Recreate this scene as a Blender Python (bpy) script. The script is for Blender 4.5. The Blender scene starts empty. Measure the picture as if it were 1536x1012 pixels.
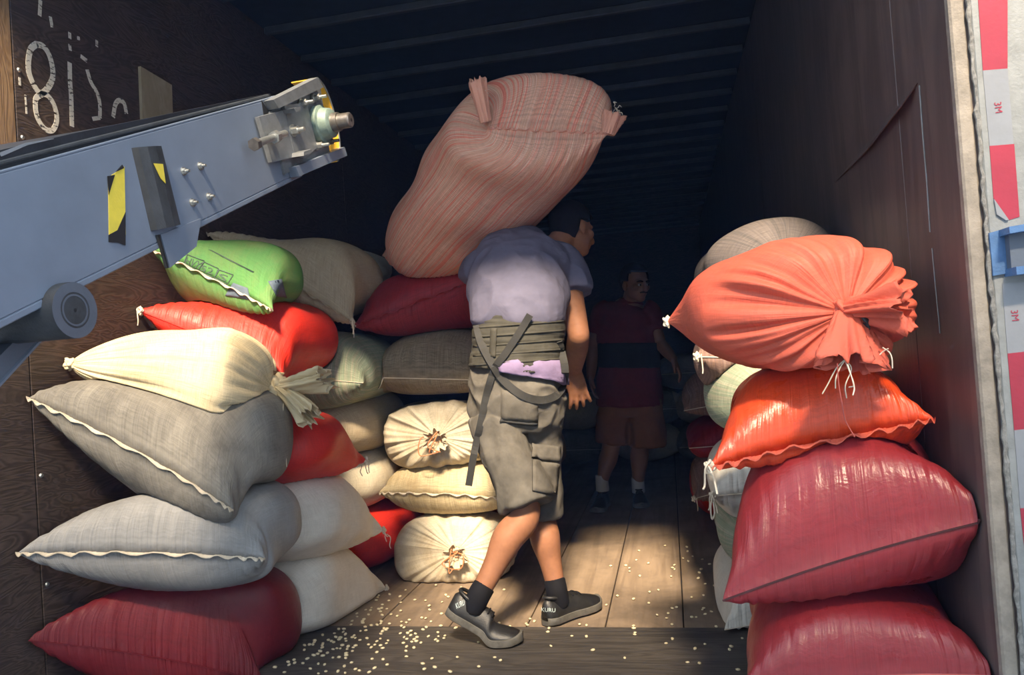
import bpy, bmesh, math, random
import numpy as np
from mathutils import Vector, Matrix, noise as mnoise
from mathutils.bvhtree import BVHTree
SC = bpy.context.scene
COL = SC.collection
rng = np.random.default_rng(7)
random.seed(7)
R = math.radians

# ------------------------------------------------------------------ camera
# World: X across the trailer, Y into it, Z up, trailer floor at z = 0, metres.
F, CX, CY, HC = 1140.0, 768.0, 506.0, 1.02
def _basis():
    y = np.array([(1003 - CX) / F, -(515 - CY) / F, 1.0]); y /= np.linalg.norm(y)
    r = R(4.2); u = np.array([-math.sin(r), math.cos(r), 0.0])
    z = u - (u @ y) * y; z /= np.linalg.norm(z)
    return np.array([np.cross(z, y), y, z])
BAS = _basis()
CAM = np.array([0.0, 0.0, HC])
def ray(px, py): return BAS @ np.array([(px - CX) / F, -(py - CY) / F, 1.0])
def PY(px, py, Y): d = ray(px, py); return CAM + d * (Y / d[1])
def PX(px, py, X): d = ray(px, py); return CAM + d * (X / d[0])
def PF(px, py, z=0.0): d = ray(px, py); return CAM + d * ((z - HC) / d[2])

cam = bpy.data.cameras.new('camera')
cam.sensor_width = 36.0; cam.lens = F / 1536.0 * 36.0
cam.clip_start = 0.02; cam.clip_end = 200
cam_o = bpy.data.objects.new('camera', cam); COL.objects.link(cam_o)
cam_o.matrix_world = Matrix(((BAS[0][0], BAS[0][1], -BAS[0][2], 0), (BAS[1][0], BAS[1][1], -BAS[1][2], 0),
                             (BAS[2][0], BAS[2][1], -BAS[2][2], HC), (0, 0, 0, 1)))
SC.camera = cam_o

# ------------------------------------------------------------------ light
SKY_COL, SKY_STR = (0.72, 0.85, 1.0), 2.15
SUN_E, SUN_AZ, SUN_STR, SUN_ANG = 45.0, -9.0, 12.0, 9.0     # azimuth: degrees the sun stands to the left of straight behind
EXPOSURE = 0.42
w = bpy.data.worlds.new('sky'); SC.world = w; w.use_nodes = True
bg = w.node_tree.nodes['Background']
bg.inputs[0].default_value = (*SKY_COL, 1); bg.inputs[1].default_value = SKY_STR
sun = bpy.data.lights.new('sun', 'SUN'); sun.energy = SUN_STR; sun.angle = R(SUN_ANG); sun.color = (1.0, 0.80, 0.56)
sun_o = bpy.data.objects.new('sun', sun); COL.objects.link(sun_o)
_d = Vector((-math.sin(R(SUN_AZ)) * -1 * math.cos(R(SUN_E)) * -1, -math.cos(R(SUN_AZ)) * math.cos(R(SUN_E)), math.sin(R(SUN_E))))
sun_o.rotation_euler = _d.to_track_quat('Z', 'Y').to_euler()
sun_o.location = _d * 30
vs = SC.view_settings
vs.view_transform = 'Standard'; vs.look = 'None'; vs.gamma = 1; vs.use_curve_mapping = False; vs.exposure = EXPOSURE

# ------------------------------------------------------------------ materials
class NT:
    def __init__(s, name):
        s.m = bpy.data.materials.new(name); s.m.use_nodes = True
        s.t = s.m.node_tree; s.b = s.t.nodes['Principled BSDF']; s.out = s.t.nodes['Material Output']
    def n(s, typ, **kw):
        nd = s.t.nodes.new(typ)
        for k, v in kw.items():
            if k.startswith('i_'):
                key = k[2:]; key = int(key) if key.isdigit() else key
                nd.inputs[key].default_value = v
            else: setattr(nd, k, v)
        return nd
    def l(s, a, b): s.t.links.new(a, b)
    def coord(s, out='UV', scale=(1, 1, 1), rot=(0, 0, 0)):
        c = s.n('ShaderNodeTexCoord'); mp = s.n('ShaderNodeMapping')
        mp.inputs['Scale'].default_value = scale; mp.inputs['Rotation'].default_value = rot
        s.l(c.outputs[out], mp.inputs[0]); return mp.outputs[0]
    def noise(s, vec, scale, detail=3, rough=0.55, dist=0.0):
        n = s.n('ShaderNodeTexNoise'); n.inputs['Scale'].default_value = scale; n.inputs['Detail'].default_value = detail
        n.inputs['Roughness'].default_value = rough; n.inputs['Distortion'].default_value = dist
        s.l(vec, n.inputs['Vector']); return n.outputs['Fac']
    def ramp(s, fac, stops, interp='LINEAR'):
        r = s.n('ShaderNodeValToRGB'); r.color_ramp.interpolation = interp
        e = r.color_ramp.elements
        while len(e) < len(stops): e.new(0.5)
        for el, (p, c) in zip(e, stops): el.position = p; el.color = (*c, 1) if len(c) == 3 else c
        s.l(fac, r.inputs[0]); return r.outputs[0]
    def mix(s, fac, a, b, blend='MIX'):
        x = s.n('ShaderNodeMix', data_type='RGBA', blend_type=blend)
        for v, k in ((fac, 0), (a, 6), (b, 7)):
            if isinstance(v, (int, float)): x.inputs[k].default_value = v
            elif isinstance(v, tuple): x.inputs[k].default_value = (*v, 1) if len(v) == 3 else v
            else: s.l(v, x.inputs[k])
        return x.outputs[2]
    def math(s, op, a, b=None, c=None):
        x = s.n('ShaderNodeMath', operation=op)
        for k, v in enumerate((a, b, c)):
            if v is None: continue
            if isinstance(v, (int, float)): x.inputs[k].default_value = v
            else: s.l(v, x.inputs[k])
        return x.outputs[0]
    def bump(s, h, strength=0.3, dist=0.01, nrm=None):
        b = s.n('ShaderNodeBump'); b.inputs['Strength'].default_value = strength; b.inputs['Distance'].default_value = dist
        s.l(h, b.inputs['Height'])
        if nrm is not None: s.l(nrm, b.inputs['Normal'])
        return b.outputs[0]
    def done(s, col=None, rough=0.7, nrm=None, metal=0.0, spec=None):
        if col is not None:
            if isinstance(col, tuple): s.b.inputs['Base Color'].default_value = (*col, 1)
            else: s.l(col, s.b.inputs['Base Color'])
        if isinstance(rough, (int, float)): s.b.inputs['Roughness'].default_value = rough
        else: s.l(rough, s.b.inputs['Roughness'])
        if nrm is not None: s.l(nrm, s.b.inputs['Normal'])
        s.b.inputs['Metallic'].default_value = metal
        if spec is not None: s.b.inputs['Specular IOR Level'].default_value = spec
        return s.m

def plain(name, col, rough=0.6, metal=0.0, var=0.25, scale=14.0, bump=0.15, spec=None):
    t = NT(name); o = t.coord('Object')
    n = t.noise(o, scale, 5, 0.65)
    dk = tuple(c * (1 - var) for c in col); lt = tuple(min(1, c * (1 + var)) for c in col)
    c = t.ramp(n, [(0.3, dk), (0.7, lt)])
    return t.done(c, rough, t.bump(t.noise(o, scale * 9, 4), bump, 0.002), metal, spec)

def sack_mat(name, col, dirt=None, dirt_amt=0.5, weave=0.22, rough=0.75, stripes=None, grid=0.0, sheen=0.0, spec=0.3, pleat=0.5, wv=420.0):
    t = NT(name)
    uv = t.coord('UV'); ob = t.coord('Object')
    if stripes:
        su = t.coord('UV', (stripes[0], 0.15, 1))
        base = t.ramp(t.noise(su, 1.0, 6, 0.75), stripes[1], 'LINEAR')
    else:
        base = (*col,) 
    warp = t.noise(t.coord('UV', (wv, 14, 1)), 1.0, 2, 0.6)
    weft = t.noise(t.coord('UV', (14, wv, 1)), 1.0, 2, 0.6)
    cl = t.math('MULTIPLY', t.math('ADD', warp, weft), 0.5)
    shade = t.ramp(cl, [(0.36, (1 - weave * 1.6,) * 3), (0.5, (1, 1, 1)), (0.64, (min(1.9, 1 + weave * 1.4),) * 3)])
    c = t.mix(1.0, base, shade, 'MULTIPLY')
    dn = t.noise(ob, 5.0, 6, 0.68, 0.4)
    df = t.ramp(dn, [(0.42, (0, 0, 0)), (0.68, (1, 1, 1))])
    if dirt is None: dirt = tuple(x * 0.45 for x in col)
    c = t.mix(t.math('MULTIPLY', df, dirt_amt), c, dirt)
    if grid:
        wu = t.n('ShaderNodeTexWave', bands_direction='X'); wu.inputs['Scale'].default_value = 1.0; t.l(t.coord('UV', (38, 38, 1)), wu.inputs[0])
        wu.inputs['Distortion'].default_value = 1.2; wu.inputs['Detail'].default_value = 1
        w2 = t.n('ShaderNodeTexWave', bands_direction='Y'); w2.inputs['Scale'].default_value = 1.0; t.l(t.coord('UV', (38, 38, 1)), w2.inputs[0])
        w2.inputs['Distortion'].default_value = 1.2; w2.inputs['Detail'].default_value = 1
        g = t.math('MAXIMUM', t.math('MULTIPLY', t.math('POWER', wu.outputs['Fac'], 5), 0.6), t.math('POWER', w2.outputs['Fac'], 5))
        c = t.mix(t.math('MULTIPLY', g, grid), c, tuple(x * 0.35 for x in col))
    # fine pleats gathered at the seams and knots, weave relief everywhere
    at = t.n('ShaderNodeAttribute', attribute_name='pleat')
    pl = t.noise(t.coord('UV', (60, 5.0, 1)), 1.0, 2, 0.5, 0.8)
    pl2 = t.noise(t.coord('UV', (26, 5.0, 1)), 1.0, 2, 0.5, 0.8)
    plh = t.math('MULTIPLY', t.math('ADD', pl, pl2), at.outputs['Fac'])
    b1 = t.bump(plh, min(1.0, pleat), 0.009)
    b2 = t.bump(cl, 0.35, 0.0012, b1)
    b3 = t.bump(t.noise(ob, 15, 5, 0.6, 0.6), 0.32, 0.010, b2)
    if sheen:
        rr = t.ramp(t.noise(ob, 9, 4), [(0.3, (max(0.05, rough - 0.12),) * 3), (0.7, (min(1, rough + 0.12),) * 3)])
        return t.done(c, rr, b3, 0, spec)
    return t.done(c, rough, b3, 0, spec)

def wood_mat(name, dark, light, scale=(1, 6, 6), rough=0.6, wave=3.0, dirt=(0.02, 0.02, 0.025), dirt_amt=0.5, bump=0.25, spec=0.3):
    t = NT(name); o = t.coord('Object', scale)
    n = t.noise(o, 1.4, 3, 0.5, 1.2)
    rings = t.math('SINE', t.math('MULTIPLY', n, 60.0 * wave / 3.0))
    g = t.math('ADD', t.math('MULTIPLY', rings, 0.35), 0.5)
    fine = t.noise(t.coord('Object', tuple(s * 14 for s in scale)), 1.0, 4, 0.65)
    g2 = t.math('ADD', t.math('MULTIPLY', g, 0.6), t.math('MULTIPLY', fine, 0.4))
    c = t.ramp(g2, [(0.1, dark), (0.9, light)])
    d = t.ramp(t.noise(t.coord('Object'), 2.3, 6, 0.7, 0.5), [(0.42, (0, 0, 0)), (0.7, (1, 1, 1))])
    c = t.mix(t.math('MULTIPLY', d, dirt_amt), c, dirt)
    return t.done(c, rough, t.bump(g2, bump, 0.004), 0, spec)

M = {}
M['plank'] = wood_mat('floor_wood', (0.19, 0.14, 0.10), (0.33, 0.25, 0.18), (9, 0.6, 9), 0.62, 0.7, (0.07, 0.055, 0.045), 0.65, 0.3)
M['threshold'] = wood_mat('threshold_wood', (0.045, 0.040, 0.038), (0.115, 0.100, 0.088), (1.0, 9, 9), 0.55, 2.0, (0.03, 0.028, 0.028), 0.5, 0.3)
M['gap'] = plain('floor_gap', (0.012, 0.010, 0.009), 0.9)
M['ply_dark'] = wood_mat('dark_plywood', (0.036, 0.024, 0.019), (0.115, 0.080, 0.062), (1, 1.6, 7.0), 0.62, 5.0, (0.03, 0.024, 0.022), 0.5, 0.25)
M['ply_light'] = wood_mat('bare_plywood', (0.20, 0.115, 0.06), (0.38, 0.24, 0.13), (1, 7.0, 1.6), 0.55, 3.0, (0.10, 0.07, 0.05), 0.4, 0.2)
M['ply_right'] = wood_mat('stained_plywood', (0.075, 0.055, 0.050), (0.145, 0.105, 0.090), (1, 7.0, 1.0), 0.45, 1.0, (0.05, 0.042, 0.045), 0.6, 0.15, 0.5)
M['board'] = wood_mat('pale_board', (0.30, 0.25, 0.17), (0.42, 0.36, 0.26), (1, 5, 2), 0.7, 1.5, (0.2, 0.16, 0.1), 0.5, 0.15)
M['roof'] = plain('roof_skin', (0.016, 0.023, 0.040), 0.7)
M['bow'] = plain('roof_bow_metal', (0.035, 0.04, 0.05), 0.5, 0.0)
M['post'] = plain('grey_post_paint', (0.20, 0.21, 0.21), 0.55, 0, 0.18, 22, 0.4)
M['post_edge'] = plain('worn_edge_wood', (0.24, 0.21, 0.175), 0.7, 0, 0.3, 26, 0.5)
M['sealant'] = plain('cracked_sealant', (0.22, 0.215, 0.20), 0.8, 0, 0.45, 90, 1.0)
M['tape_red'] = plain('tape_red', (0.27, 0.02, 0.04), 0.35, 0, 0.12)
M['tape_white'] = plain('tape_white', (0.20, 0.21, 0.23), 0.35, 0, 0.08)
M['blue_paint'] = plain('blue_steel', (0.06, 0.14, 0.30), 0.5, 0, 0.25, 30, 0.4)
M['dock'] = plain('dock_concrete', (0.30, 0.29, 0.28), 0.85)
M['sun_block'] = plain('pale_sun_block', (0.72, 0.71, 0.69), 0.8)
M['chalk'] = None
M['conv'] = plain('conveyor_blue_grey_paint', (0.135, 0.165, 0.22), 0.42, 0, 0.10, 7, 0.1, 0.5)
M['conv_dk'] = plain('conveyor_dark_paint', (0.08, 0.10, 0.135), 0.5, 0, 0.12, 9)  # darker tone of the panel's blue-grey paint
M['belt'] = plain('rubber_belt', (0.014, 0.016, 0.022), 0.45, 0, 0.3, 20, 0.3)
M['rubber'] = plain('black_rubber', (0.028, 0.032, 0.038), 0.55, 0, 0.35, 25, 0.3)
M['steel'] = plain('zinc_steel', (0.48, 0.49, 0.47), 0.35, 0.85, 0.2, 60)
M['steel_dk'] = plain('worn_steel', (0.22, 0.20, 0.18), 0.4, 0.8, 0.25, 60)
M['plate'] = plain('grey_plate', (0.155, 0.165, 0.175), 0.45, 0.2, 0.2, 40)
M['bearing'] = plain('green_bearing_paint', (0.17, 0.23, 0.20), 0.45, 0.1, 0.25, 50)
M['yellow'] = plain('yellow_guard', (0.75, 0.42, 0.03), 0.5, 0, 0.2, 30)
M['tape_yel'] = plain('hazard_yellow', (0.62, 0.50, 0.06), 0.45, 0, 0.1, 30)
M['black'] = plain('hazard_black', (0.012, 0.012, 0.014), 0.5)
M['roller_face'] = plain('roller_face', (0.10, 0.12, 0.155), 0.4, 0.3, 0.1, 20)
M['bean'] = plain('dry_bean', (0.72, 0.62, 0.40), 0.5, 0, 0.15, 80)
M['thread'] = plain('pale_thread', (0.62, 0.54, 0.42), 0.8)
M['orange_string'] = plain('orange_string', (0.55, 0.22, 0.10), 0.7)
M['red_thread'] = plain('red_thread', (0.45, 0.10, 0.08), 0.8)
M['maroon_thread'] = plain('maroon_thread', (0.05, 0.010, 0.012), 0.8)
M['skin'] = plain('tan_skin', (0.30, 0.135, 0.075), 0.6, 0, 0.18, 16, 0.12, 0.25)
M['skin_dk'] = plain('brown_skin', (0.19, 0.09, 0.055), 0.5, 0, 0.1, 11, 0.08, 0.4)
M['hair'] = plain('black_hair', (0.010, 0.008, 0.008), 0.9, 0, 0.3, 120, 0.6, 0.08)
def cloth(name, col, var=0.2, rough=0.85, fold=0.4):
    t = NT(name); o = t.coord('Object')
    f = t.noise(o, 9, 3, 0.5, 0.5); g = t.noise(o, 260, 2, 0.5); d = t.noise(o, 14, 5, 0.65)
    c = t.ramp(d, [(0.3, tuple(x * (1 - var) for x in col)), (0.7, tuple(x * (1 + var) for x in col))])
    return t.done(c, rough, t.bump(g, 0.2, 0.001, t.bump(f, fold, 0.012)), 0, 0.2)
M['shirt'] = cloth('lavender_shirt', (0.128, 0.124, 0.185), 0.12, 0.85, 0.8)
M['shirt_tail'] = cloth('purple_undershirt', (0.20, 0.155, 0.28), 0.12)
M['shorts'] = cloth('grey_cargo_cotton', (0.105, 0.097, 0.085), 0.28, 0.85, 0.8)
M['belt_cloth'] = cloth('grey_elastic', (0.052, 0.050, 0.042), 0.25)
M['strap'] = cloth('dark_strap', (0.030, 0.030, 0.030), 0.2, 0.7, 0.1)
M['sock'] = cloth('black_sock', (0.010, 0.010, 0.013), 0.2)
M['white_sock'] = cloth('white_sock', (0.36, 0.36, 0.36), 0.1)
M['shoe'] = plain('black_leather', (0.017, 0.017, 0.018), 0.42, 0, 0.35, 30, 0.4)
M['sole'] = plain('grey_rubber_sole', (0.10, 0.095, 0.085), 0.65, 0, 0.3, 40, 0.3)
M['lettering'] = plain('pale_lettering', (0.55, 0.66, 0.68), 0.4)
M['polo'] = cloth('dark_red_polo', (0.10, 0.012, 0.015), 0.15)
M['brown_shorts'] = cloth('brown_shorts', (0.15, 0.06, 0.022), 0.15)
M['black_belt'] = cloth('black_support_belt', (0.012, 0.012, 0.014), 0.2)
def chalk_mat():
    t = NT('white_chalk_paint'); o = t.coord('Object', (1, 40, 110), (0.6, 0, 0))
    n = t.noise(o, 1.0, 3, 0.6)
    a = t.ramp(n, [(0.36, (0, 0, 0)), (0.46, (1, 1, 1))])
    tr = t.n('ShaderNodeBsdfTransparent'); mx = t.n('ShaderNodeMixShader')
    t.done((0.62, 0.58, 0.50), 0.9)
    t.l(a, mx.inputs[0]); t.l(tr.outputs[0], mx.inputs[1]); t.l(t.b.outputs[0], mx.inputs[2]); t.l(mx.outputs[0], t.out.inputs[0])
    return t.m
M['chalk'] = chalk_mat()

# ------------------------------------------------------------------ object helpers
def link(name, me, mat=None, parent=None, smooth=False):
    o = bpy.data.objects.new(name, me); COL.objects.link(o)
    if mat is not None: me.materials.append(M[mat] if isinstance(mat, str) else mat)
    if parent is not None: o.parent = parent
    if smooth: me.shade_smooth()
    return o
def mesh(name, v, f):
    me = bpy.data.meshes.new(name)
    me.from_pydata([tuple(map(float, p)) for p in v], [], [tuple(map(int, q)) for q in f]); me.update()
    return me
def tag(o, label=None, cat=None, group=None, kind=None):
    if label: o['label'] = label
    if cat: o['category'] = cat
    if group: o['group'] = group
    if kind: o['kind'] = kind
    return o
def empty(name, loc=(0, 0, 0), rot=None):
    o = bpy.data.objects.new(name, None); COL.objects.link(o); o.location = loc
    return o
class MB:
    """collects shapes into one mesh"""
    def __init__(s): s.v = []; s.f = []
    def add(s, v, f):
        n = len(s.v); s.v += [tuple(map(float, p)) for p in v]; s.f += [tuple(int(i) + n for i in q) for q in f]; return s
    def box(s, lo, hi, c=0.0):
        """box, its edges chamfered by c"""
        bm = bmesh.new(); bmesh.ops.create_cube(bm, size=1)
        for q in bm.verts:
            q.co = Vector([(lo[k] + hi[k]) / 2 + q.co[k] * (hi[k] - lo[k]) for k in range(3)])
        if c: bmesh.ops.bevel(bm, geom=list(bm.edges), offset=c, segments=1, affect='EDGES')
        bm.verts.index_update()
        s.add([q.co for q in bm.verts], [[q.index for q in f.verts] for f in bm.faces]); bm.free(); return s
    def prism(s, poly, d):
        """planar polygon (3d points) pushed out along vector d"""
        n = len(poly); d = np.array(d, float); p = [np.array(q, float) for q in poly]
        s.add(p + [q + d for q in p], [list(range(n))[::-1], list(range(n, 2 * n))] + [[k, (k + 1) % n, n + (k + 1) % n, n + k] for k in range(n)])
        return s
    def cyl(s, a, b, r0, r1=None, n=20, prof=None):
        """cylinder / cone / lathe from a to b; prof = [(t, r), ...]"""
        a = np.array(a, float); b = np.array(b, float); ax = b - a; L = np.linalg.norm(ax); ax /= L
        e = np.cross(ax, [0.3, 0.2, 1.0] if abs(ax[2]) < 0.9 else [1.0, 0.1, 0]); e /= np.linalg.norm(e); g = np.cross(ax, e)
        if prof is None: prof = [(0, r0), (1, r0 if r1 is None else r1)]
        v = []; f = []
        for t, r in prof:
            for k in range(n):
                th = 2 * math.pi * k / n
                v.append(a + ax * L * t + r * (math.cos(th) * e + math.sin(th) * g))
        m = len(prof)
        for i in range(m - 1):
            for k in range(n):
                f.append([i * n + k, i * n + (k + 1) % n, (i + 1) * n + (k + 1) % n, (i + 1) * n + k])
        f.append(list(range(n))[::-1]); f.append([(m - 1) * n + k for k in range(n)])
        return s.add(v, f)
    def tube(s, pts, r, n=6, taper=None):
        pts = [np.array(p, float) for p in pts]
        v = []; f = []; m = len(pts); e = None
        for i, p in enumerate(pts):
            t = pts[min(i + 1, m - 1)] - pts[max(i - 1, 0)]; t /= (np.linalg.norm(t) + 1e-9)
            if e is None: e = np.cross(t, [0.31, 0.2, 0.93] if abs(t[2]) < 0.8 else [1, 0.1, 0])
            e = e - (e @ t) * t; e /= (np.linalg.norm(e) + 1e-9); g = np.cross(t, e)
            rr = r if taper is None else r * taper[i]
            for k in range(n):
                th = 2 * math.pi * k / n
                v.append(p + rr * (math.cos(th) * e + math.sin(th) * g))
        for i in range(m - 1):
            for k in range(n):
                f.append([i * n + k, i * n + (k + 1) % n, (i + 1) * n + (k + 1) % n, (i + 1) * n + k])
        f.append(list(range(n))[::-1]); f.append([(m - 1) * n + k for k in range(n)])
        return s.add(v, f)
    def ribbon(s, pts, nrm, width, thick):
        """flat strap along pts, nrm = face normals"""
        pts = [np.array(p, float) for p in pts]; m = len(pts); v = []; f = []
        for i, p in enumerate(pts):
            t = pts[min(i + 1, m - 1)] - pts[max(i - 1, 0)]; t /= (np.linalg.norm(t) + 1e-9)
            nn = np.array(nrm[i] if isinstance(nrm, list) else nrm, float); nn = nn - (nn @ t) * t; nn /= (np.linalg.norm(nn) + 1e-9)
            sd = np.cross(t, nn); wd = width[i] if isinstance(width, (list, np.ndarray)) else width
            v += [p - sd * wd / 2, p + sd * wd / 2, p + sd * wd / 2 + nn * thick, p - sd * wd / 2 + nn * thick]
        for i in range(m - 1):
            for k in range(4):
                f.append([i * 4 + k, i * 4 + (k + 1) % 4, (i + 1) * 4 + (k + 1) % 4, (i + 1) * 4 + k])
        f += [[3, 2, 1, 0], [(m - 1) * 4 + k for k in range(4)]]
        return s.add(v, f)
    def build(s, name, mat, parent=None, smooth=False):
        me = mesh(name, s.v, s.f)
        bm = bmesh.new(); bm.from_mesh(me); bmesh.ops.recalc_face_normals(bm, faces=bm.faces); bm.to_mesh(me); bm.free()
        if smooth: me.shade_smooth()
        o = link(name, me, mat, parent)
        if smooth == 'auto':
            me.set_sharp_from_angle(angle=R(40))
        return o
def crom(pts, n):
    """Catmull-Rom through rows of pts, n samples"""
    p = np.array(pts, float); m = len(p)
    P = np.vstack([2 * p[0] - p[1], p, 2 * p[-1] - p[-2]])
    out = []
    for x in np.linspace(0, m - 1, n):
        i = min(int(x), m - 2); t = x - i; a, b, c, d = P[i], P[i + 1], P[i + 2], P[i + 3]
        out.append(0.5 * ((2 * b) + (-a + c) * t + (2 * a - 5 * b + 4 * c - d) * t * t + (-a + 3 * b - 3 * c + d) * t ** 3))
    return np.array(out)
def text_mesh(txt, size=1.0, res=2, offset=0.0):
    cu = bpy.data.curves.new('lettering', 'FONT'); cu.body = txt; cu.size = size; cu.align_x = 'CENTER'; cu.align_y = 'CENTER'
    cu.resolution_u = res; cu.extrude = 0; cu.offset = offset
    o = bpy.data.objects.new('lettering', cu); COL.objects.link(o)
    dg = bpy.context.evaluated_depsgraph_get(); me = bpy.data.meshes.new_from_object(o.evaluated_get(dg))
    v = np.array([q.co[:] for q in me.vertices]); f = [list(p.vertices) for p in me.polygons]
    bpy.data.objects.remove(o); bpy.data.curves.remove(cu); bpy.data.meshes.remove(me)
    return v, f

# ------------------------------------------------------------------ the setting
XL, XR, Y0, Y1, ZC = -1.90, 0.56, 1.56, 11.8, 2.72
def structure(o): o['kind'] = 'structure'; return o
fl = structure(MB().box((XL - 0.06, Y0, -0.16), (XR + 0.06, Y1, -0.022)).build('floor', 'gap'))
xs = [XL, -1.80, -1.50, -1.198, -0.898, -0.597, -0.302, -0.020, 0.285, XR]
for a, b in zip(xs[:-1], xs[1:]):
    MB().box((a + 0.0025, 2.802, -0.03), (b - 0.0025, Y1 - 0.02, random.uniform(-0.0015, 0.0005)), 0.002).build('plank', 'plank', fl)
MB().box((XL, Y0, -0.03), (XR, 2.798, 0.003), 0.003).build('threshold_plank', 'threshold', fl)
structure(MB().box((-14, -9, -0.30), (14, Y0 - 0.02, -0.17)).build('ground', 'dock'))
# unseen wall added behind the camera to keep the sun off the trailer's rear
structure(MB().box((-14, -4.4, -0.30), (14, -4.0, 6.9)).build('wall_sun_block', 'sun_block'))

wl = structure(MB().box((XL - 0.06, Y0, -0.05), (XL - 0.012, Y1, ZC + 0.05)).build('wall_left', 'ply_dark'))
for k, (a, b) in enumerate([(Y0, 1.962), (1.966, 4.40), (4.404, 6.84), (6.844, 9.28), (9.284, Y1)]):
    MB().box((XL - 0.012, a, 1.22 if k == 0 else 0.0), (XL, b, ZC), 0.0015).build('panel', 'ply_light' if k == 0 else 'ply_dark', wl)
MB().box((XL - 0.012, Y0, 0.0), (XL, 1.962, 1.217), 0.0015).build('panel', 'ply_dark', wl)  # dark plywood put here to stand in for shade on the lower wall
riv = MB().cyl((XL - 0.001, 0, 0), (XL + 0.004, 0, 0), 0.008, 0.005, 10).build('rivet', 'steel', wl)
rv = [(1.985, z) for z in (0.42, 0.75, 0.98, 1.17, 1.79, 2.0, 2.25)] + [(2.9, 1.45), (3.1, 1.36), (4.35, 1.4)]
for k, (y, z) in enumerate(rv):
    o = riv if k == 0 else riv.copy()
    if k: COL.objects.link(o)
    o.location = (0, y, z)
wr = structure(MB().box((XR + 0.012, Y0, -0.05), (XR + 0.06, Y1, ZC + 0.05)).build('wall_right', 'ply_right'))
for k, (a, b) in enumerate([(Y0, 1.905), (1.908, 4.34), (4.344, 6.78), (6.784, 9.22), (9.224, Y1)]):
    MB().box((XR, a, 0.0), (XR + 0.012, b, ZC), 0.0015).build('panel', 'ply_right', wr)
# the torn diagonal lap in the right-hand lining
p = [PX(1376, 124, XR - 0.001), PX(1262, 262, XR - 0.001), PX(1252, 274, XR - 0.001), PX(1300, 225, XR - 0.014), PX(1352, 158, XR - 0.022)]
MB().prism(p, (0.003, 0, 0)).build('torn_lining', 'ply_right', wr)
def seamtube(pix, X, r, mat, par, nm): MB().tube([PX(a, b, X) for a, b in pix], r, 6).build(nm, mat, par)
seamtube([(1379, 128), (1384, 200), (1390, 270), (1395, 348)], XR - 0.001, 0.0016, 'post', wr, 'joint_strip')
seamtube([(1398, 372), (1404, 440), (1410, 500)], XR - 0.001, 0.0012, 'post', wr, 'joint_strip')
structure(MB().box((XL - 0.06, Y1, -0.05), (XR + 0.06, Y1 + 0.05, ZC + 0.05)).build('wall_back', 'ply_dark'))
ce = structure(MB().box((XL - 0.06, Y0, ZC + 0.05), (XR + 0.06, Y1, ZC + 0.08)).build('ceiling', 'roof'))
bow = None
for k in range(26):
    y = 1.97 + 0.392 * k
    if y > Y1 - 0.1: break
    if bow is None:
        b = MB().box((XL, -0.016, ZC + 0.012), (XR, 0.016, ZC + 0.05), 0.005); bow = b.build('roof_bow', 'bow', ce); o = bow
    else:
        o = bow.copy(); COL.objects.link(o)
    o.location = (0, y, 0)
# rear frame: header and posts
tr = structure(MB().box((XL - 0.14, Y0 - 0.10, 2.60), (XR + 0.20, Y0, 2.95), 0.01).build('trim_1', 'post'))
structure(MB().box((XL - 0.14, Y0 - 0.10, -0.25), (XL - 0.005, Y0, 2.60), 0.01).build('trim_2', 'post'))
pr = structure(MB().box((XR + 0.030, Y0 - 0.012, -0.25), (XR + 0.30, Y0 + 0.06, 2.60), 0.004).build('trim_3', 'post'))
MB().box((XR - 0.002, Y0 - 0.004, -0.2), (XR + 0.026, Y0 + 0.02, 2.6), 0.004).build('edge_batten', 'post_edge', pr)
sl = MB(); zz = np.linspace(0.2, 2.0, 120)
sl.tube([(XR + 0.029 + random.uniform(-.002, .002), Y0 - 0.010 + random.uniform(-.001, .001), z) for z in zz], 0.0042, 6, [random.uniform(0.5, 1.25) for _ in zz]).build('sealant_bead', 'sealant', pr)
yt = Y0 - 0.012
def tape(poly, mat, th=0.0012):
    pts = [PY(a, b, yt) for a, b in poly]
    return MB().prism(pts, (0, -th, 0)).build('reflective_strip', mat, pr)
tape([(1466, -14), (1511, -16), (1511, 103), (1474, 106)], 'tape_red')
wt = tape([(1474, 106), (1511, 103), (1520, 216), (1484, 219)], 'tape_white')
tape([(1484, 219), (1521, 216), (1529, 325), (1513, 330), (1490, 298)], 'tape_red')
tape([(1490, 299), (1512, 330), (1508, 331), (1494, 322)], 'tape_white', 0.004)
tape([(1503, 425), (1552, 422), (1556, 525), (1511, 530)], 'tape_white')
tape([(1511, 530), (1556, 525), (1566, 640), (1521, 645)], 'tape_red')
tape([(1521, 645), (1566, 640), (1572, 758), (1530, 762)], 'tape_white')
tape([(1530, 762), (1580, 758), (1590, 870), (1542, 874)], 'tape_red')
def letters(txt, centre, right, up, size, mat, parent, nm='lettering', th=0.0006):
    v, f = text_mesh(txt, size); c = np.array(centre, float)
    right = np.array(right, float); right /= np.linalg.norm(right); up = np.array(up, float); up /= np.linalg.norm(up)
    nn = np.cross(right, up)
    b = MB(); b.add([c + q[0] * right + q[1] * up for q in v], f)
    o = b.build(nm, mat, parent); return o
for px, py in ((1497, 161), (1522, 473)):
    c = PY(px, py, yt - 0.0022)
    letters('3M', c, (0.05, 0, -1), (1, 0, 0.05), 0.017, 'tape_red', wt)
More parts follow.
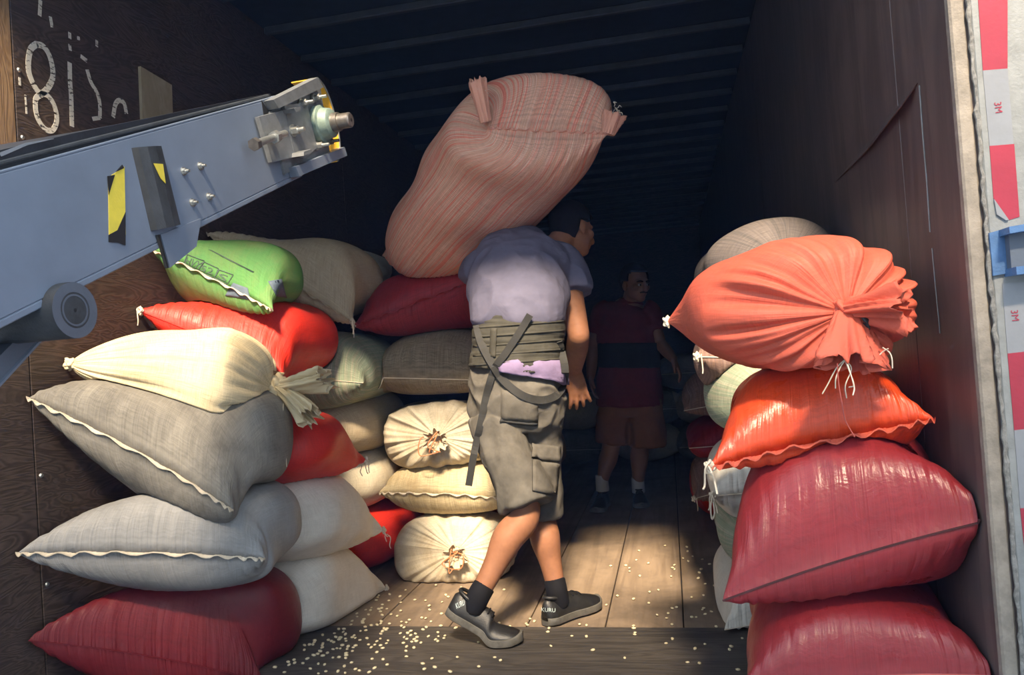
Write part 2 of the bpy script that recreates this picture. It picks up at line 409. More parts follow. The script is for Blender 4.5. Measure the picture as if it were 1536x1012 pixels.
# blue door latch bolted to the post
lt = empty('door_latch', PY(1490, 375, yt))
o0 = np.array(lt.location)
def pyl(a, b, y): return PY(a, b, y) - o0
MB().prism([pyl(1482, 350, yt), pyl(1506, 343, yt), pyl(1510, 410, yt), pyl(1488, 414, yt)], (0, -0.006, 0)).build('mounting_plate', 'blue_paint', lt)
a = pyl(1496, 346, yt); b = pyl(1560, 335, yt)
MB().prism([a, b, b - [0, 0, 0.012], a - [0, 0, 0.012]], (0, -0.05, 0)).build('keeper', 'blue_paint', lt)
a = pyl(1506, 404, yt); b = pyl(1570, 396, yt)
MB().prism([a, b, b - [0, 0, 0.014], a - [0, 0, 0.014]], (0, -0.05, 0)).build('keeper', 'blue_paint', lt)
a = pyl(1506, 352, yt - .004); b = pyl(1560, 346, yt - .004); c = pyl(1566, 398, yt - .004); d = pyl(1510, 404, yt - .004)
MB().prism([a, b, c, d], (0, -0.02, 0)).build('latch_body', 'conv_dk', lt)
tag(lt, 'blue painted steel latch bolted on the grey rear post', 'latch')

# pale board and chalked digits on the left wall
bd = [PX(207, 100, XL), PX(254, 128, XL), PX(256, 190, XL), PX(210, 180, XL)]
tag(MB().prism(bd, (0.012, 0, 0)).build('plywood_patch', 'board'), 'pale square of plywood fixed on the dark left wall', 'board')
def chalk(strokes, label):
    b = MB()
    for pix, wd in strokes:
        pts = crom([PX(x, y, XL + 0.0006) for x, y in pix], max(2, 7 * len(pix)) if len(pix) > 2 else 2)
        b.ribbon(list(pts), (1, 0, 0), wd, 0.0008)
    o = b.build('chalk_mark', 'chalk', wl); o['label'] = label; return o
s = 280 / 1181.0
def S(*p): return [(x * s, y * s) for x, y in p]
chalk([(S((235, 275), (190, 320), (180, 440), (215, 540), (260, 590), (310, 545), (335, 470), (315, 360), (275, 295), (230, 280)), 0.020),
       (S((265, 595), (225, 630), (235, 740), (285, 815), (335, 820), (360, 750), (340, 660), (300, 605), (255, 590)), 0.018)], 'large chalked figure eight')
chalk([(S((440, 395), (443, 520), (450, 620), (455, 800)), 0.018)], 'long chalked upright stroke')
chalk([(S((550, 440), (575, 520), (610, 580), (630, 650), (632, 745)), 0.016), (S((632, 745), (585, 752)), 0.014)], 'chalked curved stroke')
chalk([(S((715, 740), (730, 660), (755, 635), (785, 655), (800, 720)), 0.018)], 'top of a chalked round figure')
chalk([(S((255, 0), (250, 100)), 0.014), (S((318, 105), (330, 175)), 0.012), (S((440, 205), (442, 245)), 0.012), (S((440, 280), (445, 320)), 0.012),
       (S((495, 230), (498, 255)), 0.012), (S((612, 255), (612, 295)), 0.012), (S((510, 355), (550, 385)), 0.014), (S((123, 490), (126, 540)), 0.008), (S((160, 600), (168, 720)), 0.006)], 'small chalk dashes')
# ------------------------------------------------------------------ conveyor
# local frame: u up along the belt, v square to it (up), w across it, away from the camera's side
_az, _el = R(2.5), R(24.6)
CU = np.array([math.sin(_az) * math.cos(_el), math.cos(_az) * math.cos(_el), math.sin(_el)])
CW = np.array([-math.cos(_az), math.sin(_az), 0.0])
CV = np.cross(CW, CU); CV = CV if CV[2] > 0 else -CV
CO = np.array([-0.95, 1.50, 1.372])
def cuv(px, py, w=0.0):
    o = CO + CW * w; d = ray(px, py); t = ((o - CAM) @ CW) / (d @ CW); q = CAM + d * t - o
    return np.array([q @ CU, q @ CV, w])
conv = empty('belt_conveyor')
conv.matrix_world = Matrix([[CU[k], CV[k], CW[k], CO[k]] for k in range(3)] + [[0, 0, 0, 1]])
tag(conv, 'blue-grey inclined belt conveyor reaching into the trailer over the left sacks', 'conveyor')
CWID = 0.36
uend = cuv(440, 190)[0]
vt = cuv(200, 205)[1]
sp = MB().box((-1.9, 0.0, 0.0), (uend, vt, 0.008), 0.002).build('side_panel', 'conv', conv)
MB().box((-1.9, -0.012, 0.0), (uend - 0.02, 0.0, 0.035), 0.002).build('bottom_flange', 'conv', sp)
MB().box((-1.9, vt, 0.0), (uend - 0.03, vt + 0.004, 0.03), 0.001).build('top_flange', 'conv', sp)
MB().box((-1.9, 0.0, CWID), (uend + 0.05, vt, CWID + 0.008), 0.002).build('side_panel', 'conv', conv)
for u in (-1.3, -0.55, 0.2): MB().box((u, 0.02, 0.008), (u + 0.05, 0.07, CWID)).build('cross_member', 'conv_dk', conv)
# belt loop over the end drum
sc = cuv(480, 183)                     # shaft centre on the panel plane
rd = 0.088; vc = sc[1]; uc = sc[0]
prof = [(-1.9, vt + 0.040), (-0.9, vt + 0.036), (-0.2, vt + 0.026), (uc - 0.16, vc + rd + 0.004)]
prof += [(uc + rd * math.sin(t), vc + rd * math.cos(t)) for t in np.linspace(0, math.pi, 14)]
prof += [(uc - 0.18, vc - rd), (-1.9, 0.03)]
b = MB(); th = 0.009; n = len(prof); v = []
pp = np.array(prof); tg = np.gradient(pp, axis=0); nn = np.stack([-tg[:, 1], tg[:, 0]], 1); nn /= np.linalg.norm(nn, axis=1)[:, None]
for w0 in (0.03, CWID - 0.03):
    v += [(*q, w0) for q in pp]; v += [(*(q - m * th), w0) for q, m in zip(pp, nn)]
f = []
for k in range(n - 1):
    f += [[k, k + 1, 2 * n + k + 1, 2 * n + k], [n + k + 1, n + k, 3 * n + k, 3 * n + k + 1], [k + 1, k, n + k, n + k + 1], [2 * n + k, 2 * n + k + 1, 3 * n + k + 1, 3 * n + k]]
b.add(v, f).build('belt', 'belt', conv)
MB().prism([(-1.9, vt + 0.004, 0.012), (uend - 0.05, vt + 0.004, 0.012), (uend - 0.05, vt + 0.012, 0.012), (-0.3, vt + 0.030, 0.012), (-1.9, vt + 0.044, 0.012)], (0, 0, 0.016)).build('belt_skirt', 'belt', conv)
MB().tube([(-1.9, vt + 0.016, 0.010), (-0.3, vt + 0.013, 0.010), (uend - 0.07, vt + 0.008, 0.010)], 0.004, 8).build('skirt_bead', 'rubber', conv)
MB().cyl((uc, vc, 0.035), (uc, vc, CWID - 0.035), rd - 0.012, n=28).build('drum', 'steel_dk', conv, True)
# worn pale streak on the belt edge
q0 = cuv(0, 232, 0.011); q1 = cuv(80, 208, 0.011)
MB().ribbon([q0 + [0, 0, -0.0], (q0 + q1) / 2 + [0, 0.004, 0], q1], (0, 0, -1), [0.006, 0.004, 0.001], 0.0008).build('scuff', 'tape_white', conv)
# yellow guard shell round the drum
rg = 0.118; b = MB(); v = []; ang = np.linspace(R(14), R(172), 30)
for w0 in (-0.012, 0.07):
    for rr in (rg, rg + 0.003): v += [(uc + rr * math.sin(t) * 0.55 + 0.012, vc + rr * math.cos(t), w0) for t in ang]
n = len(ang); f = []
for k in range(n - 1):
    for a_, b_ in ((0, n), (2 * n, 0), (n, 3 * n), (3 * n, 2 * n)): f.append([a_ + k, a_ + k + 1, b_ + k + 1, b_ + k])
f += [[0, n, 3 * n, 2 * n], [n - 1, 3 * n - 1, 4 * n - 1, 2 * n - 1]]
gd = b.add(v, f).build('end_guard', 'yellow', conv, 'auto')
rim = [(uc + (rg + .001) * math.sin(t) * 0.55 + 0.012, vc + (rg + .001) * math.cos(t), -0.014) for t in ang]
MB().tube(rim, 0.0022, 6).build('guard_rim', 'plate', gd)
# end hardware
def onp(poly, w0, th, name, mat, par=conv):
    return MB().prism([cuv(a, b, w0) for a, b in poly], (0, 0, -th)).build(name, mat, par)
onp([(395, 152), (463, 118), (472, 133), (403, 165)], -0.002, 0.028, 'angle_bar', 'plate')
onp([(392, 150), (402, 166), (410, 182), (396, 178)], -0.0005, 0.001, 'slot', 'black')
onp([(430, 252), (505, 222), (509, 235), (436, 266)], -0.002, 0.026, 'angle_bar', 'conv')
onp([(402, 168), (478, 132), (492, 228), (424, 262)], -0.001, 0.006, 'end_plate', 'plate')
br = onp([(382, 176), (423, 165), (438, 236), (402, 244)], -0.006, 0.012, 'tension_bracket', 'plate')
onp([(423, 165), (433, 163), (434, 168), (426, 171)], -0.018, 0.034, 'bracket_lip', 'plate', br)
onp([(438, 230), (450, 226), (451, 231), (438, 236)], -0.018, 0.034, 'bracket_lip', 'plate', br)
onp([(420, 158), (446, 156), (456, 162), (470, 222), (452, 238), (436, 236)], -0.007, 0.012, 'bearing_plate', 'plate')
def hexbolt(c, r, l, ax=(0, 0, -1), mat='steel', par=conv, nm='bolt', stud=0.5):
    c = np.array(c); ax = np.array(ax, float); b = MB()
    b.cyl(c, c + ax * l * 0.15, r * 1.35, n=18); b.cyl(c + ax * l * 0.15, c + ax * l * 0.62, r, n=6)
    b.cyl(c + ax * l * 0.6, c + ax * l * (1 + stud * 0.4), r * 0.55, r * 0.5, n=12)
    return b.build(nm, mat, par)
for px, py in ((275, 257), (300, 249), (288, 304), (313, 295)): hexbolt(cuv(px, py), 0.0065, 0.012)
# bearing: flange, boss, shaft
bp = cuv(472, 188); 
hb = MB().cyl((bp[0], bp[1], -0.012), (bp[0], bp[1], -0.058), 0, n=30, prof=[(0, 0.052), (0.35, 0.052), (0.42, 0.044), (0.9, 0.040), (1, 0.034)]).build('bearing', 'bearing', conv, 'auto')
MB().cyl((bp[0], bp[1], -0.05), (bp[0], bp[1], -0.112), 0, n=24, prof=[(0, 0.026), (0.42, 0.026), (0.43, 0.021), (0.95, 0.021), (1, 0.018)]).build('shaft', 'steel_dk', hb, 'auto')
MB().cyl((bp[0], bp[1], -0.112), (bp[0], bp[1], -0.1125), 0.005, n=12).build('centre_hole', 'black', hb)
for px, py, mt in ((470, 147, 'steel'), (450, 155, 'steel'), (489, 213, 'steel_dk'), (474, 219, 'steel')): hexbolt(cuv(px, py, -0.012), 0.009, 0.034, mat=mt)
hexbolt(cuv(438, 196, -0.018), 0.012, 0.03)
# tension bolt: long screw along the panel with a hex head
h0 = cuv(380, 217, -0.035); h1 = cuv(414, 205, -0.035)
ax = (h1 - h0) / np.linalg.norm(h1 - h0)
tb = MB().cyl(h0, h0 + ax * 0.016, 0.015, n=6).build('tension_bolt', 'steel_dk', conv)
MB().cyl(h0 + ax * 0.015, h1 + ax * 0.05, 0.0088, n=14).build('threaded_rod', 'steel', tb, 'auto')
MB().cyl(h1 - ax * 0.012, h1 + ax * 0.006, 0.0155, n=6).build('lock_nut', 'steel', tb)
# rubber bumper strip, hazard tape, gusset
def onuv(px, py, w=0.0): return cuv(px, py, w)
a0, a1, b0, b1 = onuv(197, 222), onuv(236, 220), onuv(226, 346), onuv(265, 337)
prof = [(0, 0), (0.05, 0.012), (0.3, 0.018), (0.6, 0.019), (0.92, 0.014), (1, 0)]
b = MB(); v = [a0 + (a1 - a0) * t + np.array([0, 0, -h]) for t, h in prof] + [b0 + (b1 - b0) * t + np.array([0, 0, -h]) for t, h in prof]
n = len(prof); b.add(v, [[k, k + 1, n + k + 1, n + k] for k in range(n - 1)] + [list(range(n))[::-1], list(range(n, 2 * n))])
rbz = b.build('rubber_bumper', 'rubber', conv)
ys = [onuv(230, 245, -.0195), onuv(244, 246, -.0195), onuv(248, 275, -.0195), onuv(241, 268, -.0195)]
MB().prism(ys, (0, 0, -0.001)).build('paint_smear', 'tape_yel', rbz)
tp = MB().prism([onuv(162, 266), onuv(186, 250), onuv(188, 352), onuv(163, 352)], (0, 0, -0.0012)).build('hazard_tape', 'tape_yel', conv)
MB().prism([onuv(161, 264, -.0014), onuv(172, 262, -.0014), onuv(163, 292, -.0014)], (0, 0, -0.0008)).build('black_stripe', 'black', tp)
MB().prism([onuv(188, 318, -.0014), onuv(188, 368, -.0014), onuv(178, 364, -.0014), onuv(163, 363, -.0014), onuv(163, 352, -.0014), onuv(176, 345, -.0014)], (0, 0, -0.0008)).build('black_stripe', 'black', tp)
MB().prism([onuv(173, 258, -.0014), onuv(183, 247, -.0014), onuv(186, 252, -.0014)], (0, 0, -0.001)).build('black_stripe', 'black', tp)
MB().prism([onuv(236, 352, .004), onuv(297, 328, .004), onuv(290, 370, .004), onuv(250, 402, .004)], (0, 0, -0.008)).build('gusset_plate', 'conv', conv)
MB().tube([onuv(236, 352, -.003), onuv(250, 402, -.003)], 0.004, 5).build('gusset_edge', 'black', conv)
# return roller under the panel with hub, and the support strut
rc = cuv(113, 465, -0.02)
rl = MB().cyl((rc[0], rc[1], -0.02), (rc[0], rc[1], 0.17), 0, n=36, prof=[(0, 0.045), (0.01, 0.0465), (0.99, 0.0465), (1, 0.045)]).build('return_roller', 'rubber', conv, 'auto')
b = MB(); ringn = 36; v = []; f = []
for r_, w_ in ((0.0462, -0.0205), (0.0300, -0.0205), (0.0290, -0.010), (0.0275, -0.010), (0.0265, -0.0205), (0.0235, -0.0205), (0.0225, -0.012), (0.0, -0.012)):
    v += [(rc[0] + r_ * math.cos(2 * math.pi * k / ringn), rc[1] + r_ * math.sin(2 * math.pi * k / ringn), w_) for k in range(ringn)]
for i in range(7):
    for k in range(ringn): f.append([i * ringn + k, i * ringn + (k + 1) % ringn, (i + 1) * ringn + (k + 1) % ringn, (i + 1) * ringn + k])
b.add(v, f).build('end_ring', 'roller_face', rl)
MB().cyl((rc[0], rc[1], -0.011), (rc[0], rc[1], -0.019), 0.0215, 0.0205, 28).build('hub_cap', 'roller_face', rl)
MB().cyl((rc[0], rc[1], -0.0185), (rc[0], rc[1], -0.0200), 0.0035, n=10).build('centre_hole', 'black', rl)
MB().cyl((rc[0], rc[1], 0.17), (rc[0], rc[1], 0.50), 0.036, n=24).build('axle_tube', 'rubber', rl, 'auto')
MB().box((rc[0] - 0.10, rc[1] - 0.01, 0.115), (rc[0] + 0.02, 0.0, 0.13), 0.002).build('roller_hanger', 'conv_dk', conv)
c0 = cuv(-60, 640, 0.10); c1 = cuv(62, 508, 0.10)
MB().prism([c0, c1, c1 + [-0.045, 0.02, 0], c0 + [-0.06, 0.02, 0]], (0, 0, 0.04)).build('support_strut', 'conv_dk', conv)
MB().tube([c0, c1], 0.004, 6).build('strut_edge', 'conv', conv)
# ------------------------------------------------------------------ sacks
MAROON = sack_mat('maroon_weave', (0.245, 0.022, 0.028), (0.15, 0.017, 0.021), 0.35, 0.09, 0.36, sheen=1, spec=0.40)
MAROON2 = sack_mat('dull_maroon_weave', (0.145, 0.012, 0.018), (0.09, 0.018, 0.02), 0.45, 0.09, 0.46, sheen=1, spec=0.32)
ORANGE = sack_mat('orange_weave', (0.62, 0.062, 0.016), (0.42, 0.06, 0.03), 0.35, 0.10, 0.36, sheen=1, spec=0.5)
CORAL = sack_mat('coral_weave', (0.56, 0.105, 0.062), (0.40, 0.085, 0.06), 0.4, 0.10, 0.60, spec=0.3)
RED = sack_mat('bright_red_weave', (0.58, 0.028, 0.018), (0.40, 0.02, 0.015), 0.3, 0.12, 0.5, sheen=1, spec=0.35)
DRED = sack_mat('crimson_weave', (0.27, 0.016, 0.022), (0.16, 0.015, 0.02), 0.4, 0.22, 0.55, spec=0.35)
GREY = sack_mat('grey_burlap', (0.215, 0.203, 0.180), (0.085, 0.080, 0.075), 0.8, 0.16, 0.85)
SILVER = sack_mat('silver_weave', (0.26, 0.26, 0.26), (0.14, 0.145, 0.15), 0.65, 0.10, 0.6, spec=0.4)
CREAM = sack_mat('cream_cloth', (0.66, 0.56, 0.37), (0.50, 0.38, 0.20), 0.5, 0.16, 0.85)
WHITE = sack_mat('white_cloth', (0.68, 0.645, 0.575), (0.48, 0.43, 0.36), 0.45, 0.08, 0.8)
WHITE2 = sack_mat('stained_white_cloth', (0.60, 0.54, 0.42), (0.36, 0.27, 0.16), 0.65, 0.12, 0.8)
BEIGE = sack_mat('beige_weave', (0.44, 0.365, 0.255), (0.33, 0.25, 0.16), 0.5, 0.14, 0.8)
TAN = sack_mat('tan_burlap', (0.25, 0.20, 0.135), (0.15, 0.10, 0.06), 0.6, 0.28, 0.85)
STRAW = sack_mat('straw_weave', (0.48, 0.40, 0.25), (0.34, 0.24, 0.12), 0.6, 0.20, 0.8)
GREEN = sack_mat('green_print_cloth', (0.085, 0.235, 0.07), (0.19, 0.21, 0.09), 0.65, 0.10, 0.75)
GSTRIPE = sack_mat('green_stripe_cloth', (0.30, 0.31, 0.24), (0.16, 0.16, 0.12), 0.35, 0.2, 0.85,
    stripes=(28, [(0.32, (0.13, 0.20, 0.12)), (0.44, (0.34, 0.33, 0.25)), (0.52, (0.20, 0.27, 0.19)), (0.62, (0.42, 0.40, 0.31)), (0.7, (0.24, 0.13, 0.10))]))
PSTRIPE = sack_mat('pink_stripe_cloth', (0.52, 0.33, 0.27), (0.48, 0.30, 0.22), 0.12, 0.12, 0.85,
    stripes=(30, [(0.30, (0.26, 0.20, 0.19)), (0.37, (0.66, 0.13, 0.09)), (0.43, (0.82, 0.24, 0.17)), (0.465, (0.74, 0.46, 0.32)), (0.50, (0.68, 0.33, 0.24)), (0.53, (0.85, 0.60, 0.45)), (0.56, (0.80, 0.20, 0.14)), (0.62, (0.74, 0.43, 0.32)), (0.66, (0.28, 0.22, 0.24)), (0.74, (0.82, 0.68, 0.57))]), grid=0.28)
BSTRIPE = sack_mat('brown_stripe_cloth', (0.20, 0.13, 0.11), (0.10, 0.07, 0.06), 0.35, 0.2, 0.85,
    stripes=(26, [(0.35, (0.10, 0.06, 0.05)), (0.46, (0.26, 0.16, 0.13)), (0.54, (0.16, 0.10, 0.09)), (0.64, (0.34, 0.24, 0.20))]))
DSTRIPE = sack_mat('dark_stripe_cloth', (0.10, 0.09, 0.09), (0.06, 0.05, 0.05), 0.35, 0.2, 0.85,
    stripes=(30, [(0.35, (0.05, 0.05, 0.055)), (0.48, (0.13, 0.11, 0.105)), (0.6, (0.075, 0.07, 0.07)), (0.68, (0.2, 0.16, 0.14))]))
M['print'] = plain('dark_print_ink', (0.05, 0.09, 0.07), 0.7)
M['print_blue'] = plain('blue_print_ink', (0.085, 0.12, 0.17), 0.7)

def sm(t): t = np.clip(t, 0, 1); return t * t * (3 - 2 * t)
SACKS = {}
def unit(v): v = np.array(v, float); return v / np.linalg.norm(v)
def sack(key, label, A, B, side, wb, ht, hb, mat, endA='sewn', endB='round', tip=0.5, tipB=None, sideB=None, capA=None, capB=None, conc=0.035, n=2.35,
         on=(), push=(), up=(0, 0, 1), sag=0.0, bow=(0, 0, 0), ns=56, nt=144, lump=0.010, pleat_amp=0.0050, seam='line', seam_mat='thread', wrk=1.0, rise=0.0,
         knotA=0.018, knotB=0.018, seed=1, floor=0.004, group='sacks stacked in the trailer', walls=True, dome=2.4, cat='sack', curlA=(0, 0), perp_hint=None, twl=None, taper=0.0, bulgeA=0.0):
    """a filled sack from end A to end B; side = direction from left tip to right tip of end A; wb = body width, ht / hb = height above / below the seam line"""
    g = np.random.default_rng(seed * 13 + len(SACKS))
    A = np.array(A, float); B = np.array(B, float); L = np.linalg.norm(B - A); e1 = (B - A) / L
    up = np.array(up, float); perp = unit(np.cross(e1, up)); tipv = unit(side)
    if perp_hint is not None: perp = np.array(perp_hint, float); perp = unit(perp - (perp @ e1) * e1)
    if perp @ tipv < 0: perp = -perp
    upv = np.cross(perp, e1); upv = upv if upv @ up > 0 else -upv
    H = ht + hb
    capA = capA or min(0.75 * H, 0.4 * L); capB = capB or min(0.75 * H, 0.4 * L)
    s = 0.5 - 0.5 * np.cos(np.linspace(0, math.pi, ns)); s = 0.75 * s + 0.25 * np.linspace(0, 1, ns)
    th = -math.pi / 2 + np.linspace(0, 2 * math.pi, nt + 1)[:-1]
    Sg, T = np.meshgrid(s, th, indexing='ij')
    tA = np.clip(Sg * L / capA, 0, 1); tB = np.clip((1 - Sg) * L / capB, 0, 1)
    def prof(t, kind, tipw, kn):
        if kind == 'sewn':
            fb = np.sqrt(np.clip(1 - (1 - t) ** 2.1, 0, 1)); fa = 1 + (tipw / wb - 1) * (1 - sm(t)) ** 1.4 ; fa = fa - 0.05 * np.exp(-((t - 0.25) / 0.18) ** 2) * (1 if tipw > wb * 0.8 else 0)
        elif kind == 'point':
            fb = t ** 0.62; fa = fb
            k = kn / (wb / 2); fb = np.maximum(fb, k); fa = np.maximum(fa, k)
        else:
            fb = np.clip(1 - (1 - t) ** dome, 0, 1) ** 0.5; fa = fb
            k = kn / (wb / 2); fb = np.maximum(fb, k); fa = np.maximum(fa, k)
        return fa, fb
    faA, fbA = prof(tA, endA, tip, knotA); faB, fbB = prof(tB, endB, tip if tipB is None else tipB, knotB)
    tp_f = 1 + taper * (0.5 - Sg); a = wb / 2 * faA * faB * tp_f; fb = fbA * fbB * tp_f
    c_, s_ = np.cos(T), np.sin(T)
    e = 2.0 / (2.0 + (n - 2.0) * (0.55 + 0.45 * np.minimum(tA, tB)))
    x = a * np.sign(c_) * np.abs(c_) ** e
    z = np.where(s_ >= 0, ht, hb) * fb * np.sign(s_) * np.abs(s_) ** e
    ax = Sg * L
    xr = np.clip(x / np.maximum(a, 1e-4), -1, 1)
    if bulgeA: ax -= bulgeA * np.clip(s_, 0, 1) ** 0.7 * np.sin(math.pi * np.clip(tA / 0.95, 0, 1)) ** 0.8
    pl = np.zeros_like(x)
    per = math.pi * (wb / 2 + H / 2)
    ph = g.uniform(0, 6.28, 12)
    for tE, kind, sg in ((tA, endA, 1), (tB, endB, -1)):
        if kind == 'sewn':
            ax += sg * conc * (1 - xr ** 2) * (1 - tE) ** 2
            k = 2 * math.pi / 0.036
            wv_ = np.sin(x * k + ph[0] + 1.6 * np.sin(x * 23 + ph[1])) + 0.6 * np.sin(x * k * 1.7 + ph[2] + 1.3 * np.sin(x * 31 + ph[3]))
            amp = pleat_amp * np.exp(-tE * 3.2) * np.clip(tE * 14, 0, 1)
            z += np.sign(s_) * np.abs(s_) ** 0.5 * amp * wv_
            pl = np.maximum(pl, np.exp(-tE * 2.6))
        elif kind in ('tied', 'point') and wrk:
            q = np.zeros_like(T)
            for j, kk in enumerate((7, 11, 17, 23, 31)):
                q += np.sin(kk * T + ph[4 + j % 6] + 1.1 * np.sin(3 * T + ph[j]) + (1 - tE) * 0.7 * math.sin(ph[j] * 5)) * (1.0 if kk < 20 else 0.7)
            amp = (0.003 if kind == 'point' else 0.011) * wrk * np.sin(np.clip(tE, 0, 1) * math.pi) ** 0.7 * (1 - 0.75 * tE) 
            rr = np.hypot(x, z) + 1e-6
            fac = np.minimum(amp * q * 0.5, rr * 0.35)
            x += fac * x / rr * 0.6; z += fac * z / rr * 0.6; ax += -sg * fac * 0.75 * 1.0
            pl = np.maximum(pl, np.exp(-tE * 1.6) * 1.0)
            ax += sg * 0.035 * np.exp(-(tE / 0.16) ** 2) * (0 if kind == 'point' else 1)     # dimple round the knot
    # lumps and settling
    lp = np.zeros_like(x)
    for j in range(6):
        ks, kt = g.uniform(2, 9), g.integers(1, 5)
        lp += np.sin(ks * Sg * L * 2.2 + kt * T + g.uniform(0, 6.28)) / 2.2
    mid = np.minimum(tA, tB)
    lp *= lump * mid
    rr = np.hypot(x, z) + 1e-6
    x += lp * x / rr; z += lp * z / rr
    # frames
    wA = sm(Sg * L / (twl or capA))[..., None]
    sd = (1 - wA) * tipv + wA * perp
    if sideB is not None:
        wB = sm(tB)[..., None]; sd = (1 - wB) * unit(sideB) + wB * sd
    P = A + ax[..., None] * e1 + x[..., None] * sd + z[..., None] * upv
    P += rise * fb[..., None] * upv
    cu = ((1 - tA) ** 2)[..., None]; P += cu * (curlA[0] * upv + curlA[1] * e1)
    P += np.array(bow) * (4 * Sg * (1 - Sg))[..., None]
    P[..., 2] -= sag * ((2 * Sg - 1) ** 2)
    # conform to what it lies on
    V = P.reshape(-1, 3)
    for k in on:
        bv, lo, hi = SACKS[k][1]
        m = np.where((V[:, 0] > lo[0]) & (V[:, 0] < hi[0]) & (V[:, 1] > lo[1]) & (V[:, 1] < hi[1]) & (V[:, 2] < hi[2]) & (V[:, 2] > lo[2] - 0.1))[0]
        for i in m:
            h = bv.ray_cast(Vector((V[i, 0], V[i, 1], hi[2] + 0.1)), Vector((0, 0, -1)))
            if h[0] is not None and V[i, 2] < h[0].z + 0.006:
                V[i, 2] = h[0].z + 0.006
    for k in push:          # lies against: slide vertices out of the neighbour along its outward normal
        bv, lo, hi = SACKS[k][1]
        m = np.where((V > np.array(lo) - 0.01).all(1) & (V < np.array(hi) + 0.01).all(1))[0]
        for i in m:
            h = bv.find_nearest(Vector(V[i]))
            if h[0] is not None and (Vector(V[i]) - h[0]).dot(h[1]) < 0.005:
                V[i] = np.array(h[0] + h[1] * 0.006)
    V[:, 2] = np.maximum(V[:, 2], floor)
    if walls: V[:, 0] = np.clip(V[:, 0], XL + 0.006, XR - 0.006)
    P = V.reshape(ns, nt, 3)
    idx = np.arange(ns * nt).reshape(ns, nt); nx = np.roll(idx, -1, 1)
    q = np.stack([idx[:-1], nx[:-1], nx[1:], idx[1:]], -1).reshape(-1, 4)
    me = bpy.data.meshes.new('bean_sack')
    faces = [tuple(r) for r in q.tolist()] + [tuple(idx[0][::-1].tolist()), tuple(idx[-1].tolist())]
    base = A.copy()
    me.from_pydata([tuple(p) for p in (V - base).tolist()], [], faces); me.update()
    # winding outward
    flip = (np.cross(P[ns // 2, 1] - P[ns // 2, 0], P[ns // 2 + 1, 0] - P[ns // 2, 0]) @ (P[ns // 2, 0] - P[ns // 2].mean(0))) < 0
    uvl = me.uv_layers.new(name='UVMap')
    arc = np.concatenate([[0], np.cumsum(np.linalg.norm(np.diff(np.vstack([P[ns // 2], P[ns // 2][:1]]), axis=0), axis=1))])
    iq, jq = np.meshgrid(np.arange(ns - 1), np.arange(nt), indexing='ij'); sl_ = s * L
    uu = np.stack([arc[jq], arc[jq + 1], arc[jq + 1], arc[jq]], -1); vv = np.stack([sl_[iq], sl_[iq], sl_[iq + 1], sl_[iq + 1]], -1)
    uv = np.zeros((len(me.loops), 2)); nq = q.shape[0] * 4
    uv[:nq, 0] = uu.reshape(-1); uv[:nq, 1] = vv.reshape(-1)
    uvl.data.foreach_set('uv', uv.astype(np.float32).reshape(-1))
    at = me.attributes.new('pleat', 'FLOAT', 'POINT'); at.data.foreach_set('value', pl.reshape(-1).astype(np.float32))
    if flip: me.flip_normals()
    me.materials.append(mat); me.shade_smooth()
    o = bpy.data.objects.new('bean_sack', me); COL.objects.link(o); o.location = base
    tag(o, label, cat, group)
    bv = BVHTree.FromPolygons([Vector(p) for p in V.tolist()], [tuple(r[::-1]) if flip else tuple(r) for r in q.tolist()])
    SACKS[key] = (o, (bv, V.min(0), V.max(0)), P, s, L, e1, upv)
    # seam(s)
    for kind, row, sg, jn in ((endA, 0, -1, 1), (endB, ns - 1, 1, ns - 2)):
        if kind != 'sewn' or seam is None: continue
        hi_ = [j for j in range(nt) if -0.02 <= th[j] <= math.pi + 0.02] if True else []
        pts = P[row, hi_] - base
        m = len(pts); ii = np.arange(m)
        wob = g.normal(0, 1, m); wob = np.convolve(wob, np.ones(5) / 5, 'same')
        bmk = MB()
        if seam == 'line':
            bmk.tube([p + sg * e1 * 0.001 for p in pts], 0.0022, 5)
        else:
            wd = (0.014 if seam == 'flap' else 0.009) * (1 + 0.3 * wob); wd *= np.clip(np.minimum(ii, m - 1 - ii) / 4 + 0.5, 0, 1)
            v = []; 
            for k_, p in enumerate(pts):
                off = sg * e1 * wd[k_] + upv * (0.004 * wob[k_] + 0.006 * math.sin(k_ * 1.1))
                v += [p - sg * e1 * 0.004 + upv * 0.0028, p + off + upv * 0.0018, p + off - upv * 0.0018, p - sg * e1 * 0.004 - upv * 0.0028]
            f = []
            for k_ in range(m - 1):
                for r_ in range(4): f.append([k_ * 4 + r_, k_ * 4 + (r_ + 1) % 4, (k_ + 1) * 4 + (r_ + 1) % 4, (k_ + 1) * 4 + r_])
            f += [[0, 1, 2, 3], [(m - 1) * 4 + r_ for r_ in (3, 2, 1, 0)]]
            bmk.add(v, f)
        bmk.build('seam', seam_mat, o)
    return o
